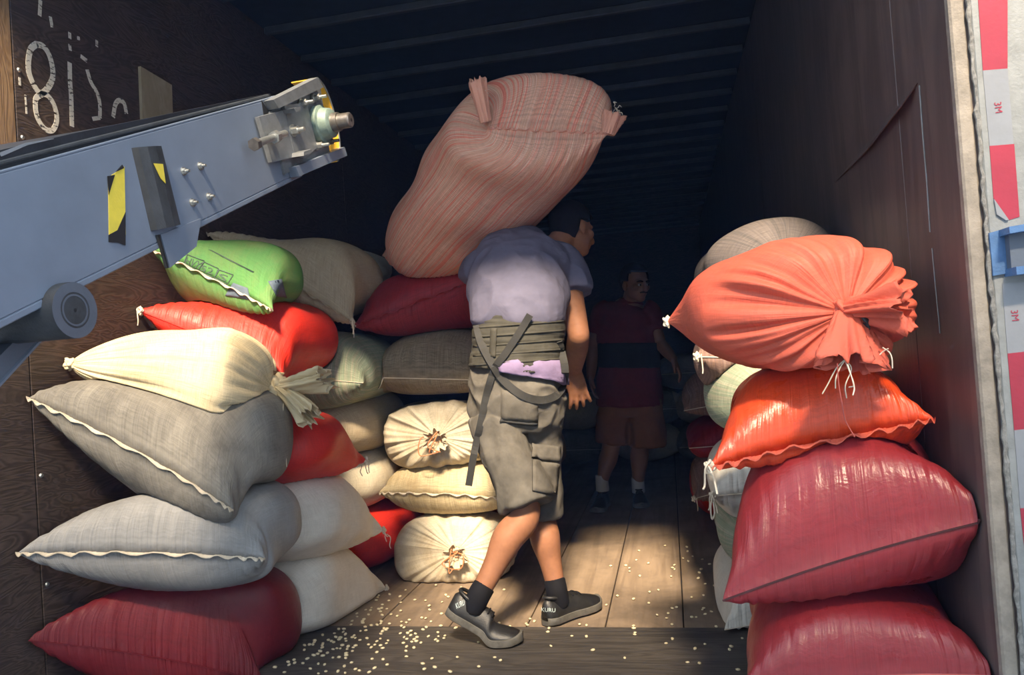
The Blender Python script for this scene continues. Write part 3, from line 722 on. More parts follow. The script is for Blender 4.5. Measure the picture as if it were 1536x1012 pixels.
def tuft(key, pos, d, length, r0, r1, mat, seed=0, ruff=0.35, droop=0.0, flat=0.6, twist=0.5, name='tied_neck', nr=16, nt=56, tie=None, fold=5):
    """gathered cloth standing out of a knot"""
    o = SACKS[key][0]; base = np.array(o.location); g = np.random.default_rng(seed + 50)
    pos = np.array(pos, float) - base; d = unit(d); e = unit(np.cross(d, [0.2, 0.3, 1])); f2 = np.cross(d, e)
    ph = g.uniform(0, 6.28, 6); v = []; f = []
    for i in range(nr):
        t = i / (nr - 1)
        r = r0 * (1 - 0.25 * math.sin(t * 3.1)) * (1 - t) + r1 * t ** 0.8
        c = pos + d * length * t + np.array([0, 0, -1]) * droop * t * t * length
        for k in range(nt):
            a = 2 * math.pi * k / nt + twist * t
            w_ = 1 + ruff * t ** 0.6 * (math.sin(fold * a + ph[0]) * 0.6 + math.sin((fold * 2 + 1) * a + ph[1] + 2 * t) * 0.45) + 0.12 * math.sin(13 * a + ph[2])
            fr = 0.055 * length * (math.sin(9 * a + ph[3]) + 0.7 * math.sin(17 * a + ph[4])) * (t ** 6)
            v.append(c + (e * math.cos(a) + f2 * math.sin(a) * flat) * r * w_ + d * fr)
    for i in range(nr - 1):
        for k in range(nt): f.append([i * nt + k, i * nt + (k + 1) % nt, (i + 1) * nt + (k + 1) % nt, (i + 1) * nt + k])
    # inner wall so that the cloth has two faces and a little thickness
    off = len(v); vv = np.array(v); cen = np.array([vv[i * nt:(i + 1) * nt].mean(0) for i in range(nr)])
    inn = [vv[i * nt + k] + (cen[i] - vv[i * nt + k]) * min(0.5, 0.003 / (np.linalg.norm(cen[i] - vv[i * nt + k]) + 1e-6)) for i in range(nr) for k in range(nt)]
    v += inn
    for i in range(nr - 1):
        for k in range(nt): f.append([off + i * nt + (k + 1) % nt, off + i * nt + k, off + (i + 1) * nt + k, off + (i + 1) * nt + (k + 1) % nt])
    for k in range(nt): f.append([(nr - 1) * nt + k, (nr - 1) * nt + (k + 1) % nt, off + (nr - 1) * nt + (k + 1) % nt, off + (nr - 1) * nt + k])
    me = mesh(name, v, f); me.shade_smooth(); me.uv_layers.new(name='UVMap')
    ob = link(name, me, mat, o)
    if tie:
        b = MB()
        for q in (0.02, 0.07):
            c = pos + d * length * q
            b.tube([c + (e * math.cos(a) + f2 * math.sin(a) * flat) * r0 * 1.12 for a in np.linspace(0, 6.28, 20)], r0 * 0.16, 6)
        b.build('tie', tie, ob)
    return ob
def thread(key, pts, r=0.0015, mat='thread', name='loose_thread', Y=None):
    o = SACKS[key][0]; base = np.array(o.location)
    q = crom([np.array(p) - base for p in pts], 5 * len(pts))
    return MB().tube(list(q), r, 5).build(name, mat, o)
def strands(key, pos, n, length, seed, mat='thread', r=0.0012, d=(0, -0.3, -1), spread=0.6):
    g = np.random.default_rng(seed)
    for k in range(n):
        p = np.array(pos) + g.normal(0, 0.008, 3); dd = unit(np.array(d) + g.normal(0, spread, 3)) ; l = length * g.uniform(0.5, 1.1)
        thread(key, [p, p + dd * l * 0.35 + g.normal(0, 0.006, 3), p + dd * l * 0.6 + [0, 0, -l * 0.15] + g.normal(0, 0.006, 3), p + dd * l * 0.8 + [0, 0, -l * 0.3]], r, mat)
def front(key, label, l, r, ht, hb, L, mat, yaw=0.0, pitch=0.0, wf=0.96, **kw):
    """sack whose sewn end shows: l / r = (px, py, where) with where = ('X', x) or a depth Y"""
    pl_ = PX(l[0], l[1], l[2][1]) if isinstance(l[2], tuple) else PY(*l)
    pr_ = PX(r[0], r[1], r[2][1]) if isinstance(r[2], tuple) else PY(*r)
    A = (pl_ + pr_) / 2; W = np.linalg.norm(pr_ - pl_)
    d = np.array([math.sin(R(yaw)) * math.cos(R(pitch)), math.cos(R(yaw)) * math.cos(R(pitch)), math.sin(R(pitch))])
    B = A + d * L
    wb = kw.pop('wb', W * wf)
    return sack(key, label, A, B, pr_ - pl_, wb, ht, hb, mat, tip=W, **kw)
XW = XL + 0.012
# --- right stack by the rear post
sack('R5', 'maroon sack lying on the floor under the right stack', (0.36, 1.64, 0.10), (0.36, 2.44, 0.09), (1, 0, 0), 0.36, 0.10, 0.10, MAROON, tip=0.36)
front('R4', 'shiny maroon sack at the bottom of the right stack', (1108, 1036, 1.63), (1506, 1014, 1.60), 0.14, 0.13, 0.82, MAROON, wf=0.88, n=2.3, yaw=6, capA=0.16, on=('R5',), seam='line', seam_mat='red_thread', seed=2)
front('R3', 'large maroon sack with a dark curved seam in the right stack', (1083, 901, 1.63), (1492, 778, 1.60), 0.235, 0.11, 0.85, MAROON, wf=0.82, n=2.35, yaw=9, capA=0.17, lump=0.016, on=('R4',), seam='line', seam_mat='maroon_thread', seed=3)
front('R2', 'glossy orange sack with a frayed front seam in the right stack', (1063, 702, 1.66), (1403, 630, 1.72), 0.17, 0.055, 0.72, ORANGE, wf=0.82, n=2.2, capA=0.15, on=('R3',), seam='flap', seam_mat=CORAL, seed=4, yaw=8)
K = PY(1286, 468, 1.60)
sack('R1', 'coral red sack with a tied gathered mouth on top of the right stack', K, PY(1078, 478, 2.14), (1, 0.2, 0), 0.42, 0.16, 0.135, CORAL, endA='tied', endB='sewn', tip=0.40, tipB=0.30, capA=0.24, capB=0.40, on=('R2',), seam='flap', seam_mat=CORAL, wrk=1.5, ns=90, nt=220, seed=5, rise=0.01, dome=2.8)
# --- left front stack
front('L14', 'maroon sack on the floor at the bottom of the left stack', (42, 960, ('X', XW)), (392, 1022, ('X', -1.42)), 0.20, 0.19, 0.62, MAROON2, seam='line', seam_mat=MAROON2, seed=6, yaw=3, wb=0.50, n=2.75, capA=0.16, lump=0.015, twl=0.34)
front('L11', 'silver grey sack with a white ruffled seam on the lowest maroon sack', (25, 830, ('X', XW)), (398, 838, ('X', -1.30)), 0.17, 0.145, 0.58, SILVER, on=('L14',), seam='ruffle', seed=7, yaw=4, wb=0.56, n=2.75, capA=0.16, lump=0.015, twl=0.34)
front('L8', 'big dirty grey sack with a slanting ruffled seam in the left stack', (42, 597, ('X', XW)), (350, 766, ('X', -1.36)), 0.19, 0.18, 0.60, GREY, on=('L11',), seam='ruffle', seed=8, yaw=6, wb=0.56, n=2.75, capA=0.16, lump=0.015, twl=0.34)
# --- second row along the left wall
def far(key, label, r, ht, hb, L, mat, zl=0.0, xl=XW, yaw=0.0, **kw):
    """sack along the wall whose far right tip shows"""
    pr_ = PX(r[0], r[1], r[2][1]) if isinstance(r[2], tuple) else PY(*r)
    pl_ = np.array([xl, pr_[1] + kw.pop('skew', 0.0), pr_[2] + zl]); A = (pl_ + pr_) / 2; W = np.linalg.norm(pr_ - pl_)
    d = np.array([math.sin(R(yaw)), -math.cos(R(yaw)), kw.pop('dz', 0.0)])
    return sack(key, label, A, A + d * L, pr_ - pl_, kw.pop('wb', W * 0.97), ht, hb, mat, tip=W, **kw)
far('L15', 'white sack on the floor beside the spilled beans', (580, 882, ('X', -1.32)), 0.25, 0.09, 0.66, WHITE, zl=0.06, lump=0.015, seed=9, push=('L14',), seam_mat='thread', dz=0.06)
far('L12', 'clean white sack with knotted tip in the second left row', (576, 795, ('X', -1.28)), 0.24, 0.13, 0.60, WHITE, zl=0.08, dz=0.17, on=('L15',), push=('L11',), lump=0.015, seed=10)
far('L9', 'red sack end with a pale tip wedged over the clean white sack', (550, 690, ('X', -1.28)), 0.17, 0.14, 0.50, RED, zl=0.12, dz=0.12, on=('L12',), push=('L8', 'L11'), seed=11, seam='flap')
front('L5', 'bright red sack with a pale corner tip under the green sack', (209, 466, ('X', XW)), (425, 560, ('X', -1.40)), 0.17, 0.17, 0.72, RED, on=('L9',), push=('L8',), seed=12, wb=0.50, seam='line', seam_mat=RED)
K6 = PX(424, 584, -1.36)
sack('L6', 'cream sack with a big knotted mouth lying on the dirty grey sack', K6, PX(106, 545, XL + 0.03), (0.3, -1, 0), 0.40, 0.165, 0.21, CREAM, endA='tied', endB='point', capA=0.26, capB=0.46, on=('L8',), push=('L5',), wrk=1.7, ns=90, nt=200, seed=13, dome=1.9, knotA=0.022, knotB=0.012, bow=(0, 0, 0.035))
front('L1', 'green printed sack with a torn pale seam on top of the left stack', (226, 374, ('X', XW + 0.02)), (410, 466, ('X', -1.42)), 0.165, 0.12, 0.38, GREEN, on=('L5', 'L6'), seam='flap', seam_mat='thread', seed=14, wb=0.45, n=2.5, lump=0.014)
# --- third row
sack('L16', 'red sack on the floor between the white sacks', (-1.63, 3.38, 0.16), (-1.63, 4.2, 0.16), (1, 0, 0), 0.54, 0.17, 0.16, RED, endA='round', push=('L15', 'L12'), seed=15)
sack('L17', 'off-white sack behind the clean white sack', (-1.62, 3.36, 0.46), (-1.62, 4.1, 0.46), (1, 0, 0), 0.50, 0.17, 0.15, WHITE2, endA='round', on=('L16',), push=('L12', 'L9'), seed=16)
sack('L10', 'dull beige sack behind the red sack end', (-1.62, 3.20, 0.74), (-1.62, 3.95, 0.74), (1, 0, 0), 0.50, 0.16, 0.15, BEIGE, endA='round', on=('L17',), push=('L9', 'L12'), seed=17)
front('L7', 'green striped sack behind the cream sack knot', (330, 560, ('X', XW)), (546, 574, ('X', -1.30)), 0.20, 0.15, 0.78, GSTRIPE, on=('L10', 'L9'), push=('L5', 'L6'), seam='line', seam_mat='thread', seed=18)
front('L2', 'beige sack with a long side seam behind the green sack', (311, 350, ('X', XW)), (529, 483, ('X', -1.34)), 0.20, 0.16, 0.74, BEIGE, on=('L7', 'L5', 'L9'), push=('L1',), seam='flap', seam_mat=BEIGE, seed=19, wb=0.52)
sack('L3', 'small whitish crumpled sack behind the beige sack', PY(516, 418, 3.75), PY(540, 405, 4.35), (1, 0, 0), 0.42, 0.12, 0.12, WHITE, endA='tied', wrk=1.6, on=('L7',), push=('L2',), seed=20)
# --- middle stack
sack('M4', 'white sack with an orange-tied mouth on the floor behind the worker', PY(684, 828, 3.30), PY(686, 812, 4.05), (1, 0, 0), 0.58, 0.175, 0.165, WHITE2, endA='tied', capA=0.20, on=(), push=('L16',), wrk=1.3, ns=80, nt=200, seed=21, dome=3.0, n=2.6)
front('M3', 'straw coloured flat sack with a straight seam in the middle stack', (568, 739, 3.32), (764, 748, 3.30), 0.14, 0.12, 0.75, STRAW, on=('M4',), seam='ruffle', seam_mat='thread', seed=22, n=2.8)
sack('M2', 'grey-white sack with an orange string bow in the middle stack', PY(655, 656, 3.30), PY(668, 645, 4.05), (1, 0, 0), 0.54, 0.165, 0.15, WHITE2, endA='tied', capA=0.20, on=('M3',), push=('L17', 'L10'), wrk=1.3, ns=80, nt=200, seed=23, dome=3.0, n=2.6)
front('M1', 'brown burlap sack below the crimson sack in the middle stack', (546, 566, 3.30), (742, 571, 3.32), 0.235, 0.085, 0.72, TAN, on=('M2',), push=('L7',), seam='line', seam_mat='thread', seed=24, n=2.6)
front('L4', 'crimson sack with a rising seam on top of the middle stack', (529, 489, 3.28), (728, 412, 3.34), 0.16, 0.15, 0.70, DRED, on=('M1',), seam='ruffle', seam_mat=DRED, seed=25, n=2.6, push=('L7', 'L2'))
# --- the sack on the worker's back
Pa = PY(744, 160, 2.52); Pb = PY(908, 168, 2.62); A = PY(848, 142, 2.70)
Bq = PY(622, 402, 3.62)
sack('P', 'pink striped sack leaning from the crimson sack onto the bending worker', A, Bq, Pb - Pa, 0.52, 0.175, 0.215, PSTRIPE, tip=np.linalg.norm(Pb - Pa), capA=0.34, capB=0.32, on=('L4',), seam='ruffle', seam_mat=PSTRIPE, seed=26, up=(0.0, -0.8, 0.9), perp_hint=(1, 0.25, -0.25), twl=0.45, curlA=(-0.10, 0.10), bulgeA=0.16, ns=90, nt=200, endB='sewn', tipB=0.42, taper=0.34, n=2.4, conc=0.0, group=None, bow=(-0.02, 0, 0.0))
# --- second and third columns along the right wall
front('Q1', 'white sack corner on the floor behind the right stack', (1086, 944, 2.72), (1285, 930, 2.80), 0.20, 0.03, 0.7, WHITE, seam='line', seed=27)
sack('Q2', 'pale striped sack behind the lower maroon sack', (0.33, 2.62, 0.34), (0.33, 3.3, 0.34), (1, 0, 0), 0.40, 0.13, 0.15, GSTRIPE, endA='round', on=('Q1',), seed=28)
front('Q3', 'white sack with a string-tied corner behind the orange sack', (1068, 744, 2.55), (1280, 735, 2.60), 0.15, 0.14, 0.72, WHITE, on=('Q2',), seam='line', seed=29)
sack('Q4', 'green and white striped sack behind the right stack', (0.33, 2.50, 0.82), (0.33, 3.25, 0.82), (1, 0, 0), 0.42, 0.15, 0.14, GSTRIPE, endA='round', on=('Q3',), seed=30)
front('Q5', 'brown striped sack with a pale tip behind the coral sack', (1044, 535, 2.58), (1260, 540, 2.6), 0.12, 0.14, 0.7, BSTRIPE, on=('Q4',), seam='line', seed=31)
sack('Q6', 'dark striped sack highest behind the coral sack', (0.36, 2.40, 1.24), (0.32, 3.15, 1.20), (1, 0, 0), 0.44, 0.17, 0.15, DSTRIPE, endA='round', on=('Q5',), seed=32)
sack('S1', 'green-grey sack on the floor in the far right row', (0.36, 3.68, 0.14), (0.36, 4.3, 0.14), (1, 0, 0), 0.40, 0.16, 0.14, GSTRIPE, endA='round', seed=33)
sack('S2', 'red sack on the floor far along the right wall', (0.30, 4.34, 0.17), (0.30, 5.1, 0.17), (1, 0, 0), 0.44, 0.18, 0.17, RED, endA='round', seed=34, push=('S1',))
front('S3', 'brown sack with a white corner over the far red sack', (1040, 748, 3.95), (1190, 715, 4.0), 0.16, 0.09, 0.7, BSTRIPE, on=('S1', 'S2'), seed=35)
front('S4', 'dark red and white sack far along the right wall', (1033, 672, 4.05), (1180, 665, 4.1), 0.13, 0.10, 0.7, DRED, on=('S3',), seed=36)
front('S5', 'pinkish brown striped sack with a pointed tip far on the right', (1025, 616, 4.05), (1180, 590, 4.1), 0.17, 0.08, 0.7, BSTRIPE, on=('S4',), seed=37)
sack('S6', 'crimson sack high in the far right row', (0.36, 3.75, 1.10), (0.36, 4.5, 1.10), (1, 0, 0), 0.42, 0.15, 0.15, DRED, endA='round', on=('S5',), seed=38)
# --- deep in the trailer
for k, (x, y, z, wd, mt, lb) in enumerate([
        (-1.05, 4.35, 0.15, 0.55, DRED, 'crimson sack on the floor behind the bending worker'), (-0.98, 4.30, 0.42, 0.55, TAN, 'tan sack behind the bending worker on a crimson one'),
        (-0.9, 6.5, 0.16, 0.62, GREY, 'dim grey sack on the floor behind the red-shirted worker, on the left'), (-0.25, 6.6, 0.16, 0.62, WHITE2, 'dim pale sack on the floor straight behind the red-shirted worker'),
        (0.28, 6.4, 0.16, 0.52, SILVER, 'dim silver sack on the floor by the right wall'), (-0.85, 6.55, 0.46, 0.62, WHITE2, 'dim pale sack upper left behind the red-shirted worker'),
        (-0.2, 6.65, 0.46, 0.6, GREY, 'dim grey sack in the second layer behind the red-shirted worker'), (0.27, 6.5, 0.46, 0.5, BEIGE, 'dim beige sack in the second layer by the right wall'),
        (0.2, 6.6, 0.76, 0.6, SILVER, 'dim silver sack topmost at the far right')]):
    sack('D%d' % k, lb, (x, y, z), (x + random.uniform(-.05, .05), y + 0.75, z), (1, 0, 0), wd, 0.16, 0.15, mt, endA='round' if k % 2 else 'sewn', tip=wd, seed=40 + k, ns=36, nt=80, on=() if z < 0.3 else tuple('D%d' % j for j in range(k)), group='sacks stacked in the trailer')
# knots, gathered mouths, threads and prints
def end_pos(key, row=0): return SACKS[key][2][row].mean(0)
def lump(key, pos, r, mat, seed=0, scale=(1, 1, 1), name='knot'):
    o = SACKS[key][0]; base = np.array(o.location); bm = bmesh.new(); bmesh.ops.create_icosphere(bm, subdivisions=4, radius=1)
    for q in bm.verts:
        nn = q.co.normalized(); h = 1 + 0.25 * math.sin(5 * nn.x + 4 * nn.z + seed) + 0.16 * math.sin(9 * nn.y - 6 * nn.z + seed * 2) + 0.2 * mnoise.noise(nn * 3.2 + Vector((seed, 0, 0)))
        q.co = Vector([nn[k] * r * h * scale[k] for k in range(3)]) + Vector(np.array(pos) - base)
    me = bpy.data.meshes.new(name); bm.to_mesh(me); bm.free(); me.shade_smooth(); me.uv_layers.new(name='UVMap')
    return link(name, me, mat, o)
k = end_pos('R1'); e1 = SACKS['R1'][5]
lump('R1', k - e1 * 0.004, 0.026, CORAL, 2, (1, 0.7, 1.0))
tuft('R1', k - e1 * 0.005, (0.85, -0.45, 0.06), 0.105, 0.026, 0.050, CORAL, 1, 0.55, 0.1, 0.75, tie=None)
tuft('R1', k - e1 * 0.01, (-0.15, -0.5, -0.85), 0.12, 0.022, 0.056, CORAL, 2, 0.5, 0.0, 0.5)
lump('R1', k - e1 * 0.030 + [0.018, 0, -0.014], 0.017, M['black'], 4, (0.7, 0.6, 1.2), 'gap_shade')  # black lump standing in for the shaded hole between the lobes
strands('R1', PY(1268, 540, 1.56), 5, 0.08, 1); strands('R1', PY(1330, 520, 1.56), 2, 0.07, 2)
thread('R1', [PY(1256, 545, 1.55), PY(1258, 575, 1.56), PY(1263, 605, 1.57), PY(1268, 630, 1.60), PY(1282, 655, 1.615)], 0.0012, 'red_thread')
k = end_pos('L6'); e1 = SACKS['L6'][5]
lump('L6', k - e1 * 0.012, 0.036, CREAM, 3, (1, 1, 1.15))
tuft('L6', k - e1 * 0.02, (0.93, 0.1, 0.12), 0.18, 0.030, 0.066, CREAM, 5, 0.5, 0.0, 0.55, nr=22)
tuft('L6', k - e1 * 0.02, (0.75, -0.1, -0.5), 0.155, 0.028, 0.060, CREAM, 8, 0.5, 0.15, 0.6, nr=22)
strands('L6', k + np.array([0.155, 0.01, 0.03]), 8, 0.05, 3, d=(1, 0, -0.2), spread=0.5)
thread('L6', [PX(425, 605, -1.33), PX(424, 640, -1.32), PX(428, 670, -1.32), PX(430, 700, -1.31)], 0.0013)
lump('L6', end_pos('L6', -1) + [0.0, 0, 0.0], 0.017, CREAM, 7, (1.1, 1, 1), 'tip_knot')
for key, st, sd in (('M4', 'orange_string', 1), ('M2', 'orange_string', 2)):
    k = end_pos(key); e1 = SACKS[key][5]
    tuft(key, k - e1 * 0.022, (0.15, -1, -0.05), 0.050, 0.022, 0.052, WHITE2, 10 + sd, 0.32, 0.2, 0.95, tie=st, fold=6)
    for j in range(3): thread(key, [k + [0, -0.05, 0.01], k + [random.uniform(-.06, .06), -0.075, random.uniform(0, .03)], k + [random.uniform(-.07, .07), -0.08, -0.03 - 0.02 * j], k + [random.uniform(-.05, .05), -0.07, -0.06]], 0.0028, 'orange_string', 'string')
# twisted ears of the carried sack
P_ = SACKS['P'][2]; NT_ = P_.shape[1]
ears = sorted([P_[0, NT_ // 4], P_[0, 3 * NT_ // 4]], key=lambda q: q[0])
tuft('P', ears[0] + [0.0, -0.01, 0.02], (-0.12, -0.25, 1), 0.135, 0.022, 0.028, PSTRIPE, 21, 0.4, -0.1, 0.7, name='twisted_ear', tie=None)
tuft('P', ears[1], (0.30, 0, 0.85), 0.085, 0.022, 0.034, PSTRIPE, 22, 0.5, 0.1, 0.7, name='twisted_ear', tie=None)
strands('P', ears[0] + [0.0, -0.03, 0.13], 6, 0.04, 5, d=(0.6, 0, 0.4)); strands('P', ears[1] + [0.03, 0, 0.08], 9, 0.045, 6, d=(0.6, 0, 0.3), spread=0.8)
# pale tied tips with string ends
for key, side_, n_ in (('L12', 1, 3), ('L15', 1, 3), ('L9', 1, 3), ('L5', 0, 1), ('Q3', 0, 2), ('R2', 0, 2), ('R1', 0, 0), ('L2', 1, 1), ('L4', 0, 1), ('S3', 0, 1), ('Q5', 0, 1)):
    Pk = SACKS[key][2]; row = -1 if key == 'R1' else 0; nt_ = Pk.shape[1]
    tp_ = sorted([Pk[row, nt_ // 4], Pk[row, 3 * nt_ // 4]], key=lambda q: q[0])[side_]
    lump(key, tp_, 0.010, M['thread'], side_ + 3, (1, 1, 1.4), 'tip_knot')
    if n_: strands(key, tp_, n_, 0.07, len(key) + n_, r=0.0022, d=(0.15, -0.2, -1), spread=0.35)
thread('Q3', [PY(1069, 744, 2.54), PY(1066, 760, 2.54), PY(1068, 778, 2.54), PY(1072, 770, 2.54), PY(1070, 752, 2.54)], 0.003)

def stick(bv, quad, nx, ny, off, thick, wave=0.0):
    """quad of picture points laid on a surface: returns verts / faces of a thin piece that follows it"""
    a, b, c, d = [np.array(q, float) for q in quad]; pts = []; nrm = []
    last = None
    for j in range(ny + 1):
        for i in range(nx + 1):
            u, v = i / nx, j / ny; p = (1 - v) * ((1 - u) * a + u * b) + v * ((1 - u) * d + u * c)
            dr = Vector(ray(*p)).normalized(); h = bv.ray_cast(Vector(CAM), dr)
            if h[0] is None:
                if last is None: pts.append(None); nrm.append(None); continue
                h = (Vector(CAM) + dr * last, -dr)
            else: last = (h[0] - Vector(CAM)).length
            n_ = np.array(h[1]); n_ = n_ if n_ @ np.array(dr) < 0 else -n_
            pts.append(np.array(h[0]) + n_ * (off + wave * math.sin(i * 1.3 + j))); nrm.append(n_)
    good = next(k for k in range(len(pts)) if pts[k] is not None)
    for k in range(len(pts)):
        if pts[k] is None: pts[k] = pts[good]; nrm[k] = nrm[good]
    N = len(pts); v = pts + [p + n_ * thick for p, n_ in zip(pts, nrm)]; f = []; w_ = nx + 1
    for j in range(ny):
        for i in range(nx):
            q = [j * w_ + i, j * w_ + i + 1, (j + 1) * w_ + i + 1, (j + 1) * w_ + i]
            f += [q[::-1], [k + N for k in q]]
    edge = [(j * w_, (j + 1) * w_) for j in range(ny)] + [((j + 1) * w_ + nx, j * w_ + nx) for j in range(ny)] + [(i + 1, i) for i in range(nx)] + [(ny * w_ + i, ny * w_ + i + 1) for i in range(nx)]
    for p, q in edge: f.append([p, q, q + N, p + N])
    return v, f
def patch(key_or_bv, quad, nx, ny, mat, name, parent, off=0.0015, thick=0.001, wave=0.0):
    bv = SACKS[key_or_bv][1][0] if isinstance(key_or_bv, str) else key_or_bv
    base = np.array(parent.matrix_world.translation) if parent.parent is None else np.array(parent.parent.location)
    v, f = stick(bv, quad, nx, ny, off, thick, wave); b = MB(); b.add([p - np.array(parent.location) for p in v], f)
    return b.build(name, mat, parent, True)
def letter_patch(bv, txt, quad, mat, parent, off=0.001, name='lettering'):
    v, f = text_mesh(txt, 1.0); lo = v.min(0); hi = v.max(0); a, b, c, d = [np.array(q, float) for q in quad]; out = []; last = 3.0
    for p in v:
        u, w_ = (p[0] - lo[0]) / (hi[0] - lo[0]), 1 - (p[1] - lo[1]) / (hi[1] - lo[1])
        q = (1 - w_) * ((1 - u) * a + u * b) + w_ * ((1 - u) * d + u * c); dr = Vector(ray(*q)).normalized(); h = bv.ray_cast(Vector(CAM), dr)
        if h[0] is not None: last = (h[0] - Vector(CAM)).length
        out.append(np.array(Vector(CAM) + dr * (last - off)) - np.array(parent.location))
    b_ = MB(); b_.add(out, f); return b_.build(name, mat, parent)
g = SACKS['L1'][0]; G = SACKS['L1'][1][0]
q_ = 360 / 1536.0
def Q(*p): return [(200 + x * q_, 330 + y * q_) for x, y in p]
patch('L1', [(338, 443), (350, 424), (372, 432), (376, 450)], 6, 4, 'print_blue', 'printed_mark', g)
patch('L1', [(402, 422), (422, 418), (430, 446), (414, 444)], 5, 4, 'print_blue', 'printed_mark', g)
for qd in (((325, 275), (345, 220), (455, 262), (410, 325)), ((410, 325), (455, 268), (545, 310), (520, 370)), ((520, 370), (550, 318), (640, 350), (600, 412))):
    a, b, c, d = [np.array(x) for x in qd]
    for p0, p1 in ((a, b), (b, c), (c, d), (d, a)):
        pp_ = unit(np.array([-(p1 - p0)[1], (p1 - p0)[0]])) * 3
        patch('L1', Q(p0 - pp_, p1 - pp_, p1 + pp_, p0 + pp_), 4, 1, 'print', 'printed_mark', g, 0.0012, 0.0006)
for tx, qd in (('HVY', ((345, 235), (448, 272), (405, 315), (330, 275))), ('52', ((440, 285), (515, 310), (505, 350), (425, 322))), ('S', ((550, 340), (610, 355), (590, 395), (535, 370)))):
    letter_patch(G, tx, Q(*qd), 'print', g, 0.002, 'printed_mark')
patch('L1', Q((480, 190), (500, 192), (775, 332), (765, 336)), 10, 1, 'print', 'printed_mark', g, 0.0012, 0.0006)
# ------------------------------------------------------------------ people
def loft(pts, ra, rb=None, ref=(1, 0, 0), n=28, seg=None, cap=True):
    """closed tube through pts with elliptic sections: ra along ref, rb across it"""
    pts = np.array(pts, float); ra = np.array(ra, float); rb = ra if rb is None else np.array(rb, float)
    seg = seg or max(6, 6 * (len(pts) - 1))
    C = crom(pts, seg); RA = np.maximum(crom(ra[:, None], seg)[:, 0], 0.002); RB = np.maximum(crom(rb[:, None], seg)[:, 0], 0.002)
    T = np.gradient(C, axis=0); T /= np.linalg.norm(T, axis=1)[:, None]
    rings = []
    def ring(c, t, a, b):
        e = np.array(ref, float); e = e - (e @ t) * t; e /= np.linalg.norm(e); g_ = np.cross(t, e)
        return [c + a * math.cos(k) * e + b * math.sin(k) * g_ for k in np.linspace(0, 2 * math.pi, n + 1)[:-1]]
    if cap:
        for q in (1.0, 0.8, 0.45): rings.append(ring(C[0] - T[0] * q * min(RA[0], RB[0]) * 0.9, T[0], RA[0] * math.sqrt(max(0.02, 1 - q * q)), RB[0] * math.sqrt(max(0.02, 1 - q * q))))
    for i in range(seg): rings.append(ring(C[i], T[i], RA[i], RB[i]))
    if cap:
        for q in (0.45, 0.8, 1.0): rings.append(ring(C[-1] + T[-1] * q * min(RA[-1], RB[-1]) * 0.9, T[-1], RA[-1] * math.sqrt(max(0.02, 1 - q * q)), RB[-1] * math.sqrt(max(0.02, 1 - q * q))))
    v = [p for r_ in rings for p in r_]; m = len(rings); f = [list(range(n))[::-1], [(m - 1) * n + k for k in range(n)]]
    for i in range(m - 1):
        for k in range(n): f.append([i * n + k, i * n + (k + 1) % n, (i + 1) * n + (k + 1) % n, (i + 1) * n + k])
    return v, f
def ell(c, r, mat3=None, n=20):
    v = []; f = []; m = n // 2 + 1; mat3 = np.eye(3) if mat3 is None else mat3
    for i in range(m):
        p = math.pi * i / (m - 1); p = min(max(p, 0.03), math.pi - 0.03)
        for k in range(n):
            q = 2 * math.pi * k / n
            v.append(np.array(c) + mat3 @ (np.array([math.sin(p) * math.cos(q), math.sin(p) * math.sin(q), math.cos(p)]) * np.array(r)))
    for i in range(m - 1):
        for k in range(n): f.append([i * n + k, i * n + (k + 1) % n, (i + 1) * n + (k + 1) % n, (i + 1) * n + k])
    f += [list(range(n))[::-1], [(m - 1) * n + k for k in range(n)]]
    return v, f
def fuse(name, pieces, mat, parent, voxel=0.006, smooth=6, wrinkle=0.0, wscale=(14, 14, 6), seed=0, fade=None, ridge=True):
    """union of closed pieces as one continuous surface"""
    b = MB()
    for v, f in pieces: b.add(v, f)
    o = b.build(name, mat, None)
    md = o.modifiers.new('r', 'REMESH'); md.mode = 'VOXEL'; md.voxel_size = voxel
    if smooth:
        m2 = o.modifiers.new('s', 'SMOOTH'); m2.factor = 0.5; m2.iterations = smooth
    dg = bpy.context.evaluated_depsgraph_get(); me = bpy.data.meshes.new_from_object(o.evaluated_get(dg))
    old = o.data; bpy.data.objects.remove(o); bpy.data.meshes.remove(old)
    nv = len(me.vertices); co = np.zeros(nv * 3); me.vertices.foreach_get('co', co); co = co.reshape(-1, 3)
    if wrinkle:
        nr = np.zeros(nv * 3); me.vertices.foreach_get('normal', nr); nr = nr.reshape(-1, 3)
        h = np.zeros(nv)
        for i in range(nv):
            p = Vector((co[i][0] * wscale[0] + seed, co[i][1] * wscale[1], co[i][2] * wscale[2]))
            a_ = mnoise.noise(p + 0.8 * mnoise.noise_vector(p * 0.6)); c_ = mnoise.noise(p * 2.3 + Vector((7, 3, seed)))
            h[i] = (1 - 2.2 * abs(a_)) * 0.8 + 0.35 * c_ if ridge else a_ + 0.4 * c_
        if fade is not None: h *= fade(co)
        co = co + nr * (h * wrinkle)[:, None]
    base = np.array(parent.location); co2 = co - base
    me.vertices.foreach_set('co', co2.reshape(-1)); me.update(); me.shade_smooth()
    ob = bpy.data.objects.new(name, me); COL.objects.link(ob); ob.parent = parent
    if not me.materials: me.materials.append(M[mat] if isinstance(mat, str) else mat)
    bv = BVHTree.FromPolygons([Vector(p) for p in co.tolist()], [tuple(p.vertices) for p in me.polygons])
    return ob, bv
def frame(fwd, up=(0, 0, 1)):
    f_ = unit(fwd); r_ = unit(np.cross(f_, up)); u_ = np.cross(r_, f_); return np.stack([r_, f_, u_], 1)
